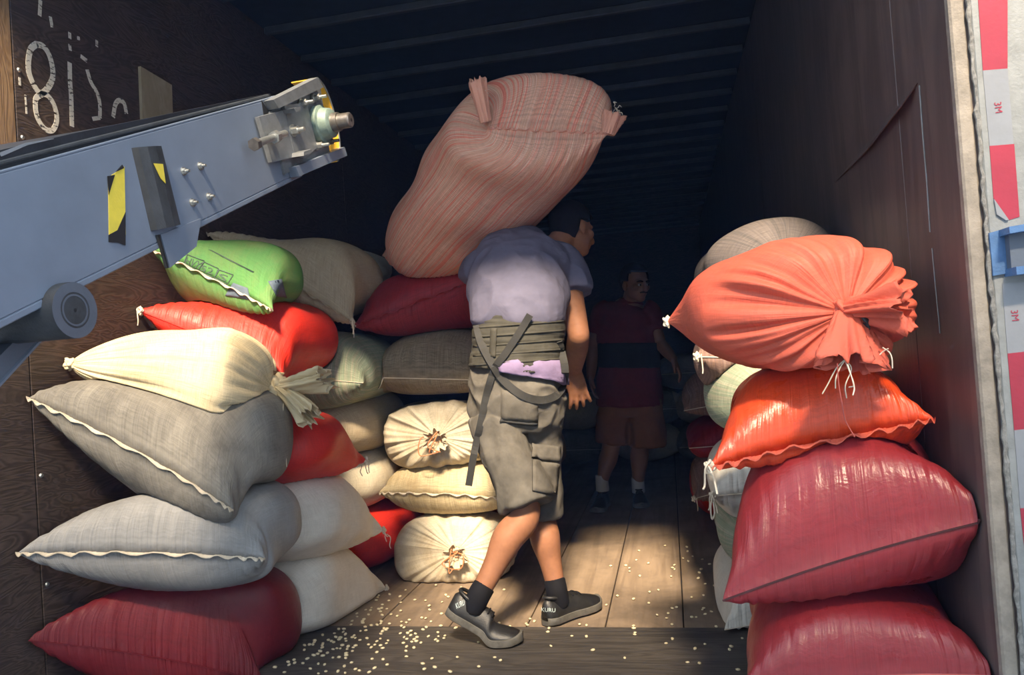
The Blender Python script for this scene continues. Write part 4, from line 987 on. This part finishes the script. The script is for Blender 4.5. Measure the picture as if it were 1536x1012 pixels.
def head_pieces(c, Mh, k=1.0):
    T = lambda p: np.array(c) + Mh @ (np.array(p) * k)
    out = [ell(T((0, -0.012, 0.035)), np.array((0.074, 0.095, 0.088)) * k, Mh), ell(T((0, 0.020, -0.030)), np.array((0.062, 0.074, 0.075)) * k, Mh),
           ell(T((0, 0.052, -0.078)), np.array((0.036, 0.034, 0.030)) * k, Mh), ell(T((0, 0.070, 0.030)), np.array((0.052, 0.022, 0.014)) * k, Mh),
           loft([T((0, 0.088, 0.020)), T((0, 0.104, -0.005)), T((0, 0.108, -0.022))], np.array([0.010, 0.013, 0.017]) * k),
           ell(T((0, 0.086, -0.047)), np.array((0.024, 0.013, 0.007)) * k, Mh), ell(T((0, 0.083, -0.061)), np.array((0.021, 0.013, 0.008)) * k, Mh),
           ell(T((0.044, 0.060, -0.012)), np.array((0.022, 0.022, 0.022)) * k, Mh), ell(T((-0.044, 0.060, -0.012)), np.array((0.022, 0.022, 0.022)) * k, Mh)]
    for sx in (-1, 1):
        out += [ell(T((sx * 0.079, -0.010, -0.004)), np.array((0.010, 0.020, 0.032)) * k, Mh), ell(T((sx * 0.076, -0.004, -0.028)), np.array((0.008, 0.012, 0.013)) * k, Mh)]
    return out, T
def hair_cap(T, Mh, parent, k=1.0, low=-0.02, front=0.052, name='hair'):
    v, f = ell(T((0, -0.016, 0.038)), np.array((0.080, 0.100, 0.093)) * k, Mh, 48)
    v = np.array(v); loc = (v - T((0, 0, 0))) @ Mh / k
    keep = (loc[:, 2] > np.where(loc[:, 1] > 0.03, front + 0.25 * (loc[:, 1] - 0.03), np.where(loc[:, 1] > -0.02, 0.02 + 0.0 * loc[:, 1], low - 0.035)))
    f = [q for q in f if all(keep[i] for i in q) and len(q) == 4]
    base = np.array(parent.location); nz = np.array([1 + 0.03 * mnoise.noise(Vector(p) * 60) for p in v]); c0 = T((0, -0.016, 0.038))
    me = mesh(name, (c0 + (v - c0) * nz[:, None]) - base, f)
    o = link(name, me, 'hair', parent, True); md = o.modifiers.new('solid', 'SOLIDIFY'); md.thickness = 0.012; md.offset = -1
    return o
def hand(wrist, d, palm_n, k=1.0, curl=0.35, thumb_side=1):
    """palm, four fingers and a thumb hanging from the wrist along d; palm_n = direction the palm faces"""
    d = unit(d); nn = np.array(palm_n, float); nn = unit(nn - (nn @ d) * d); sd = np.cross(d, nn) * thumb_side; w_ = np.array(wrist, float)
    P = lambda a, b, c: w_ + (d * a + sd * b + nn * c) * k
    out = [loft([P(-0.01, 0, 0), P(0.03, 0.002, 0.002), P(0.065, 0.002, 0.006), P(0.092, 0, 0.01)], np.array([0.026, 0.036, 0.041, 0.039]) * k, np.array([0.019, 0.017, 0.015, 0.012]) * k, ref=sd)]
    for b0, ln, sp in ((0.030, 0.068, 0.006), (0.010, 0.078, 0.002), (-0.011, 0.072, -0.003), (-0.030, 0.056, -0.009)):
        c = [P(0.085, b0, 0.008)]; ang = curl * 0.6; a_, n_ = 0.085, 0.008
        for j, q in enumerate((0.42, 0.32, 0.26)):
            a_ += ln * q * math.cos(ang); n_ += ln * q * math.sin(ang); ang += curl * 0.9
            c.append(P(a_, b0 + sp * (j + 1) * 0.6, n_))
        out.append(loft(c, np.array([0.0098, 0.0092, 0.0086, 0.0074]) * k, n=14))
    out.append(loft([P(0.012, 0.022, 0.004), P(0.038, 0.046, 0.012), P(0.062, 0.058, 0.020), P(0.086, 0.060, 0.030)], np.array([0.016, 0.0145, 0.0115, 0.0095]) * k, n=14))
    return out
def shoe(parent, heel, fwd, L=0.29, lift=0.0, ball=0.20, mat='shoe', side=1, text=None, wide=1.0):
    """shoe standing with its heel at 'heel' pointing along fwd; lift = angle of the raised heel about the ball"""
    heel = np.array(heel, float); fw = np.array([fwd[0], fwd[1], 0.0]); fw = unit(fw); lf = np.array([-fw[1], fw[0], 0.0]); up_ = np.array([0, 0, 1.0])
    def W(p):
        x, y, z = p
        if lift:
            if x < ball:
                bl = sm(np.array([(ball - x) / 0.07]))[0]; a = R(lift) * bl if x > ball - 0.07 else R(lift)
                dx, dz = x - ball, z; x = ball + dx * math.cos(a) + dz * math.sin(a) * 1.0; z = -dx * math.sin(a) + dz * math.cos(a)
            
        return heel + fw * x + lf * y + up_ * z
    xs = np.linspace(0, L, 26); t = xs / L
    hw = np.interp(t, [0, 0.04, 0.12, 0.3, 0.45, 0.62, 0.75, 0.88, 0.96, 1.0], [0.016, 0.028, 0.036, 0.034, 0.036, 0.046, 0.049, 0.043, 0.028, 0.010]) * wide
    top = np.interp(t, [0, 0.05, 0.15, 0.3, 0.42, 0.55, 0.7, 0.85, 0.95, 1.0], [0.080, 0.098, 0.096, 0.088, 0.094, 0.088, 0.068, 0.055, 0.045, 0.034])
    base = np.array(parent.location)
    off = lf * 0 
    spring = np.where(t > 0.8, (t - 0.8) ** 2 * 0.25, 0)
    # sole: rim loft
    v = []; f = []; n = 18
    for i, x in enumerate(xs):
        for k in range(n):
            a = 2 * math.pi * k / n; yy = math.cos(a); zz = math.sin(a)
            v.append(W((x, hw[i] * 1.10 * np.sign(yy) * abs(yy) ** 0.5, 0.017 + spring[i] + 0.017 * np.sign(zz) * abs(zz) ** 0.4)) - base)
    for i in range(len(xs) - 1):
        for k in range(n): f.append([i * n + k, i * n + (k + 1) % n, (i + 1) * n + (k + 1) % n, (i + 1) * n + k])
    f += [list(range(n))[::-1], [(len(xs) - 1) * n + k for k in range(n)]]
    root = MB().add(v, f).build('shoe', 'sole' if mat == 'shoe' else mat, parent, 'auto')
    v = []; f = []
    for i, x in enumerate(xs):
        for k in range(n):
            a = 2 * math.pi * k / n; yy = math.cos(a); zz = math.sin(a)
            z0 = 0.022 + spring[i]; h_ = top[i] - z0
            wv_ = 1 - 0.35 * max(0, zz) ** 2 * (1 if t[i] < 0.5 else 0.6)
            v.append(W((x, hw[i] * 1.03 * wv_ * np.sign(yy) * abs(yy) ** 0.8, z0 + (h_ if zz > 0 else 0.004) * zz)) - base)
    for i in range(len(xs) - 1):
        for k in range(n): f.append([i * n + k, i * n + (k + 1) % n, (i + 1) * n + (k + 1) % n, (i + 1) * n + k])
    f += [list(range(n))[::-1], [(len(xs) - 1) * n + k for k in range(n)]]
    up_o = MB().add(v, f).build('shoe_upper', mat, root, True)
    bv = BVHTree.FromPolygons([Vector(np.array(p) + base) for p in v], f)
    # laces, tongue and collar
    for x in (0.135, 0.155, 0.175):
        i = int(np.argmin(abs(xs - x)))
        MB().tube([W((x, y, 0.022 + (top[i] - 0.022) * math.sqrt(max(0.05, 1 - (y / hw[i]) ** 2)) + 0.001)) - base for y in np.linspace(-0.022, 0.022, 7)], 0.003, 6).build('lace', 'sock', root)
    MB().tube([W((0.062 + 0.052 * math.cos(a), 0.030 * math.sin(a), 0.096 - 0.006 * math.cos(a))) - base for a in np.linspace(0, 6.28, 24)], 0.0065, 8).build('collar', mat, root, True)
    return root, bv, W

# --- worker carrying the sack
w1 = empty('person', PF(790, 945))
w1.location = tuple(PF(790, 945))
tag(w1, 'bending worker in lavender shirt and grey cargo shorts under the pink sack', 'person')
def J(px, py, Y): return PY(px, py, Y)
dL = unit([1.0, 0.05, 0]); hl = PF(783, 966) - dL * 0.300; hl[2] = 0.004
s_o, s_bv, WL_ = shoe(w1, hl, dL, 0.305, 31.0, 0.215, wide=1.12)
letter_patch(s_bv, 'KURU', [(683, 905), (696, 899), (697, 907), (685, 913)], 'lettering', w1, 0.002)
hr = PF(818, 940); dR = unit(PF(884, 914) - hr)
s_o2, s_bv2, WR_ = shoe(w1, hr + [0, 0, 0.004], dR, 0.29, 0.0, wide=1.1)
letter_patch(s_bv2, 'KURU', [(812, 911), (833, 912), (833, 918), (812, 917)], 'lettering', w1, 0.002)
aL, kL, hL = WL_((0.078, 0, 0.115)), J(788, 768, 2.76), J(748, 628, 2.84)
aR, kR, hR = WR_((0.070, 0, 0.115)), J(812, 772, 2.93), J(806, 630, 2.90)
pel, wst, chs, ubk, nck = J(776, 606, 2.86), J(777, 535, 2.85), J(780, 440, 2.94), J(788, 396, 3.05), J(826, 374, 3.13)
hdc = J(860, 347, 3.20)
sR, eR, wR = J(846, 392, 3.06), J(868, 502, 2.96), J(862, 556, 3.14)
sL, eL, wL = J(722, 396, 3.0), J(712, 402, 3.24), J(745, 300, 3.36)
Mh = frame((0.70, 0.70, -0.25), (0.1, 0.35, 1))
hp, TH = head_pieces(hdc, Mh, 0.92)
def leg(h, k_, a, back):
    back = np.array(back, float); m = k_ + (a - k_) * 0.30 + back * 0.018; m2 = k_ + (a - k_) * 0.62 + back * 0.008
    return loft([h, (h + k_) / 2, k_, m, m2, a], [0.082, 0.072, 0.056, 0.058, 0.043, 0.034], [0.085, 0.075, 0.058, 0.063, 0.046, 0.038], ref=(1, 0.3, 0), seg=36)
body = hp + [loft([nck - [0, 0, 0.04], (nck + hdc) / 2, hdc], [0.062, 0.056, 0.05]),
    loft([pel, wst, chs, ubk, nck], [0.155, 0.145, 0.165, 0.165, 0.06], [0.105, 0.10, 0.11, 0.10, 0.06], seg=24),
    leg(hL, kL, aL, (-0.6, -0.6, 0)), leg(hR, kR, aR, (0, -1, 0)),
    loft([sR, (sR * 0.5 + eR * 0.5), eR], [0.056, 0.050, 0.043], seg=14), loft([eR, eR * 0.65 + wR * 0.35, wR], [0.043, 0.044, 0.029], [0.043, 0.042, 0.024], seg=14),
    loft([sL, sL * 0.5 + eL * 0.5, eL], [0.056, 0.050, 0.042]), loft([eL, (eL + wL) / 2, wL], [0.042, 0.040, 0.028]),
    loft([aL, WL_((0.10, 0, 0.055))], [0.034, 0.028]), loft([aR, WR_((0.10, 0, 0.055))], [0.034, 0.028])]
body += hand(wR, (0.10, 0.10, -1.0), (-0.3, 1, 0.0), 1.05, 0.30, -1) + hand(wL, (0.2, 0.3, 1), (0, -1, 0.2), 1.0, 0.3)
bd_o, _ = fuse('body', body, 'skin', w1, 0.0048, 4)
hair_cap(TH, Mh, w1, 0.92)
# shirt
sh_o, sh_bv = fuse('shirt', [loft([J(779, 484, 2.85), J(778, 455, 2.85), J(778, 425, 2.93), J(782, 398, 3.01), J(792, 378, 3.08), J(812, 368, 3.12)], [0.176, 0.191, 0.200, 0.208, 0.182, 0.088], [0.130, 0.140, 0.136, 0.130, 0.112, 0.075], ref=(1, 0.12, 0.0), seg=30, cap=False),
    loft([J(822, 384, 3.05), J(844, 394, 3.055), J(858, 415, 3.03), J(863, 438, 3.01)], [0.07, 0.076, 0.070, 0.066], [0.075, 0.080, 0.075, 0.070], seg=16, cap=False),
    loft([J(745, 392, 3.0), J(724, 400, 3.0), J(714, 406, 3.10), J(714, 406, 3.18)], [0.07, 0.075, 0.07, 0.064], seg=14, cap=False)], 'shirt', w1, 0.006, 5, 0.011, (8, 8, 7), 3)
# support belt, straps, shirt tail
bl_o, bl_bv = fuse('support_belt', [loft([J(779, 472, 2.85), J(778, 490, 2.85), J(776, 515, 2.85), J(774, 540, 2.85), J(773, 554, 2.85)], [0.176, 0.178, 0.174, 0.176, 0.180], [0.137, 0.142, 0.145, 0.150, 0.152], ref=(1, 0.12, -0.08), seg=20, cap=False)], 'belt_cloth', w1, 0.005, 3, 0.004, (3, 3, 55), 1)
SH_b = None
shorts_p = [loft([J(775, 540, 2.86), J(775, 575, 2.87), J(776, 612, 2.875), J(776, 645, 2.87)], [0.170, 0.176, 0.180, 0.150], [0.138, 0.150, 0.155, 0.12], ref=(1, 0.12, 0), seg=18, cap=False),
    loft([J(744, 622, 2.84), J(758, 668, 2.81), J(776, 715, 2.78), J(789, 757, 2.755)], [0.098, 0.094, 0.092, 0.094], [0.110, 0.106, 0.102, 0.102], ref=(1, 0.2, 0), seg=20, cap=False),
    loft([J(806, 622, 2.90), J(808, 668, 2.91), J(810, 720, 2.92), J(812, 772, 2.925)], [0.090, 0.082, 0.076, 0.074], [0.105, 0.098, 0.09, 0.088], ref=(1, 0.2, 0), seg=20, cap=False)]
so_o, so_bv = fuse('cargo_shorts', shorts_p, 'shorts', w1, 0.0055, 4, 0.017, (8, 8, 7), 11)
def sew(quad, nx, ny, mat, name, par, bv, off=0.002, thick=0.004, wave=0.0):
    v, f = stick(bv, quad, nx, ny, off, thick, wave); b = MB(); b.add([p - np.array(w1.location) for p in v], f); return b.build(name, mat, par, True)
sew([(748, 544), (840, 538), (847, 577), (752, 556)], 18, 6, 'shirt_tail', 'shirt_tail', w1, so_bv, 0.017, 0.004, 0.002)
sew([(797, 664), (838, 670), (839, 692), (796, 686)], 8, 4, 'shorts', 'pocket_flap', so_o, so_bv, 0.004, 0.007)
sew([(798, 690), (837, 695), (833, 742), (798, 736)], 8, 8, 'shorts', 'cargo_pocket', so_o, so_bv, 0.001, 0.008)
sew([(752, 585), (806, 590), (806, 634), (752, 629)], 8, 6, 'shorts', 'back_pocket', so_o, so_bv, 0.001, 0.005)
sew([(750, 629), (806, 634), (805, 638), (750, 633)], 8, 1, 'strap', 'pocket_hem', so_o, so_bv, 0.004, 0.004)
for y0_ in (486, 500, 514, 528, 542):
    sew([(710, y0_ + 4), (846, y0_ - 6), (846, y0_ - 3), (710, y0_ + 7)], 24, 1, 'belt_cloth', 'elastic_band', bl_o, bl_bv, 0.0005, 0.002)
def strap(pix, wd, name='strap', bvs=None, fallback=2.70, par=w1):
    pts = []; nr = []
    for a, b in crom([(x, y) for x, y in pix], 8 * len(pix)):
        dr = Vector(ray(a, b)).normalized(); best = None
        for bv in (bl_bv, so_bv, sh_bv):
            h = bv.ray_cast(Vector(CAM), dr)
            if h[0] is not None and (best is None or h[3] < best[3]): best = h
        p = np.array(best[0]) - np.array(dr) * 0.008 if best is not None else PY(a, b, fallback)
        pts.append(p); nr.append(-np.array(dr))
    pts = np.array(pts); ker = np.ones(5) / 5
    if len(pts) > 8:
        for c in range(3): pts[2:-2, c] = np.convolve(pts[:, c], ker, 'valid')
    b = MB(); b.ribbon([p - np.array(w1.location) for p in pts], nr, wd, 0.004); return b.build(name, 'strap', par)
strap([(715, 488), (722, 515), (738, 545), (755, 570), (782, 592), (812, 600), (838, 590), (848, 560), (842, 525), (838, 512)], 0.028, fallback=2.80)
strap([(795, 472), (778, 500), (758, 530), (742, 552), (730, 590), (722, 630), (712, 675), (703, 728)], 0.026, fallback=2.72)
sew([(737, 492), (746, 492), (744, 535), (735, 535)], 2, 8, 'belt_cloth', 'belt_stay', bl_o, bl_bv, 0.003, 0.004)
# socks and shoes
for a, k_, nm in ((aL, kL, 'L'), (aR, kR, 'R')):
    d = unit(k_ - a); foot = (WL_ if nm == 'L' else WR_)((0.085, 0, 0.060))
    fuse('sock', [loft([foot, a - d * 0.005, a + d * 0.040], [0.036, 0.041, 0.0405], [0.042, 0.044, 0.043], ref=(1, 0.3, 0), seg=12, cap=False)], 'sock', w1, 0.004, 2)
# --- worker in the dark
w2 = empty('person', PF(930, 752)); tag(w2, 'worker in a dark red polo standing deep in the trailer shade', 'person')
J2 = lambda px, py, dy=0.0: PY(px, py, 4.95 + dy)
hd2 = J2(953, 427, -0.12); Mh2 = frame((0.62, -0.75, -0.18))
hp2, T2 = head_pieces(hd2, Mh2, 0.98)
a1, k1, h1 = J2(903, 722, -0.05), J2(916, 672, -0.05), J2(925, 590)
a2, k2, h2 = J2(957, 725, 0.05), J2(960, 665, 0.02), J2(965, 590)
sA, eA, wA_ = J2(975, 472), J2(990, 515, -0.03), J2(1010, 538, -0.14)
sB, eB, wB_ = J2(905, 472), J2(890, 520, 0.03), J2(886, 565, -0.08)
nk = J2(945, 455)
def leg2(h, k_, a): return loft([h, (h + k_) / 2, k_, k_ + (a - k_) * 0.35 + np.array([0, 0.015, 0]), k_ + (a - k_) * 0.7, a], [0.085, 0.075, 0.058, 0.060, 0.045, 0.036], seg=30)
b2 = hp2 + [loft([nk - [0, 0, 0.03], (nk + hd2) / 2, hd2], [0.062, 0.056, 0.052]), loft([J2(945, 600), J2(943, 540), J2(940, 490), J2(943, 460)], [0.155, 0.15, 0.165, 0.10], [0.11, 0.105, 0.11, 0.075], seg=18),
    leg2(h1, k1, a1), leg2(h2, k2, a2),
    loft([sA, (sA + eA) / 2, eA], [0.055, 0.048, 0.040]), loft([eA, (eA + wA_) / 2, wA_], [0.040, 0.038, 0.027]),
    loft([sB, (sB + eB) / 2, eB], [0.055, 0.048, 0.040]), loft([eB, (eB + wB_) / 2, wB_], [0.040, 0.038, 0.027])]
b2 += hand(wA_, (0.45, -0.1, -0.9), (-0.9, 0.1, -0.4), 0.95, 0.4, -1) + hand(wB_, (0.0, -0.2, -1), (1, 0, 0), 0.95, 0.4, 1)
fuse('body', b2, 'skin_dk', w2, 0.0055, 4)
hair_cap(T2, Mh2, w2, 0.98, 0.0, 0.072)
for sx in (-1, 1):
    v, f = ell(T2((sx * 0.030, 0.083, 0.006)), (0.012, 0.012, 0.0075)); MB().add(np.array(v) - np.array(w2.location), f).build('eye', 'white_sock', w2, True)
    v, f = ell(T2((sx * 0.031, 0.0935, 0.006)), (0.0055, 0.0045, 0.0055), Mh2); MB().add(np.array(v) - np.array(w2.location), f).build('iris', 'hair', w2, True)
    v, f = loft([T2((sx * 0.014, 0.092, 0.027)), T2((sx * 0.032, 0.090, 0.031)), T2((sx * 0.048, 0.078, 0.026))], [0.0045, 0.005, 0.003]); MB().add(np.array(v) - np.array(w2.location), f).build('eyebrow', 'hair', w2, True)
v, f = loft([T2((-0.026, 0.089, -0.042)), T2((0, 0.102, -0.037)), T2((0.026, 0.089, -0.042))], [0.004, 0.006, 0.004]); MB().add(np.array(v) - np.array(w2.location), f).build('moustache', 'hair', w2, True)
fuse('polo_shirt', [loft([J2(944, 607), J2(943, 570), J2(942, 530), J2(940, 490), J2(941, 468), J2(944, 456)], [0.212, 0.205, 0.185, 0.195, 0.17, 0.08], [0.168, 0.155, 0.138, 0.135, 0.11, 0.07], seg=26, cap=False),
    loft([J2(965, 466), sA, (sA * 0.45 + eA * 0.55)], [0.072, 0.075, 0.068], cap=False), loft([J2(915, 466), sB, (sB * 0.45 + eB * 0.55)], [0.072, 0.075, 0.068], cap=False)], 'polo', w2, 0.008, 4, 0.010, (9, 9, 7), 6)
fuse('collar', [loft([nk + [0, -0.02, -0.02], nk + [0, -0.01, 0.025]], [0.088, 0.075], [0.080, 0.068], cap=False)], 'polo', w2, 0.006, 2)
fuse('support_belt', [loft([J2(943, 514), J2(943, 532), J2(943, 551)], [0.203, 0.200, 0.205], [0.152, 0.150, 0.156], seg=10, cap=False)], 'black_belt', w2, 0.007, 3)
fuse('shorts', [loft([J2(944, 585), J2(944, 610), J2(945, 622)], [0.165, 0.18, 0.18], [0.12, 0.13, 0.12], cap=False), loft([J2(924, 600), J2(921, 630), J2(919, 664)], [0.11, 0.108, 0.108], [0.125, 0.12, 0.115], cap=False),
    loft([J2(966, 600), J2(970, 635), J2(972, 668)], [0.11, 0.112, 0.118], [0.125, 0.12, 0.12], cap=False)], 'brown_shorts', w2, 0.008, 4, 0.010, (8, 8, 6), 8)
for a, fd, nm in ((a1, (-0.15, -1), 'l'), (a2, (0.12, -1), 'r')):
    fuse('sock', [loft([a + [0, 0, -0.06], a + [0, 0, 0.045]], [0.043, 0.041], cap=False)], 'white_sock', w2, 0.006, 2)
    f3 = np.array([fd[0], fd[1], 0]); hh = a - unit(f3) * 0.07; hh[2] = 0.004 if nm == 'r' else 0.004
    shoe(w2, hh, fd, 0.28, 0.0, mat='shoe')
# ------------------------------------------------------------------ spilled beans
bm = bmesh.new(); bmesh.ops.create_icosphere(bm, subdivisions=1, radius=1)
for q in bm.verts: q.co = Vector((q.co.x * 0.0085, q.co.y * 0.0062 - 0.10 * abs(q.co.x) * 0.01, q.co.z * 0.0042))
bean_me = bpy.data.meshes.new('bean'); bm.to_mesh(bean_me); bm.free(); bean_me.shade_smooth(); bean_me.materials.append(M['bean'])
BL = 'pale dried bean spilled on the trailer floor'
g = np.random.default_rng(3); placed = []
clus = [(545, 905, 40, 16, 40), (520, 960, 60, 18, 90), (460, 975, 40, 18, 50), (600, 950, 40, 14, 30), (640, 905, 50, 22, 22), (560, 925, 60, 25, 40), (520, 1000, 90, 10, 20),
        (700, 965, 60, 30, 10), (860, 960, 120, 25, 12), (1010, 870, 45, 35, 22), (1060, 925, 40, 20, 14), (930, 900, 60, 40, 12), (1040, 860, 30, 60, 10), (650, 872, 30, 4, 8), (820, 940, 30, 6, 10), (1030, 985, 60, 20, 6)]
blockers = [SACKS[k][1] for k in ('L14', 'L15', 'L16', 'M4', 'R5', 'Q1', 'S1', 'S2')]
for cx, cy, sx, sy, n_ in clus:
    for _ in range(n_):
        px, py = g.normal(cx, sx), g.normal(cy, sy)
        if py > 1030 or py < 760: continue
        p = PF(px, py)
        if not (XL + 0.03 < p[0] < XR - 0.03 and p[1] > Y0 + 0.05): continue
        if any(lo[0] - 0.01 < p[0] < hi[0] + 0.01 and lo[1] - 0.01 < p[1] < hi[1] + 0.01 and bv.ray_cast(Vector((p[0], p[1], 2.0)), Vector((0, 0, -1)))[0] is not None for bv, lo, hi in blockers): continue
        if any((p[0] - q[0]) ** 2 + (p[1] - q[1]) ** 2 < 0.013 ** 2 for q in placed): continue
        if len(placed) >= 298: break
        placed.append(p)
for p in placed:
    o = bpy.data.objects.new('bean', bean_me); COL.objects.link(o)
    o.location = (p[0], p[1], 0.0035 + (0.003 if p[1] < 2.798 else 0.0008)); o.rotation_euler = (g.uniform(-0.25, 0.25), g.uniform(-0.25, 0.25), g.uniform(0, 6.28))
    sc_ = g.uniform(0.8, 1.15); o.scale = (sc_, sc_, sc_)
    tag(o, BL, 'bean', 'beans spilled on the floor')

# ------------------------------------------------------------------ thin blue haze added to tint the darks navy, reaching past the camera
t = NT('tint_haze'); t.t.nodes.remove(t.b)
vol = t.n('ShaderNodeVolumeScatter'); vol.inputs['Color'].default_value = (0.20, 0.42, 1.0, 1); vol.inputs['Density'].default_value = 0.0045; vol.inputs['Anisotropy'].default_value = 0.0
t.l(vol.outputs[0], t.out.inputs['Volume'])
hz = MB().box((XL - 0.4, -3.6, -0.5), (XR + 0.9, Y1 + 0.3, 3.3)).build('haze', t.m); tag(hz, 'thin bluish haze added to tint the dark trailer navy', 'haze', kind='stuff')
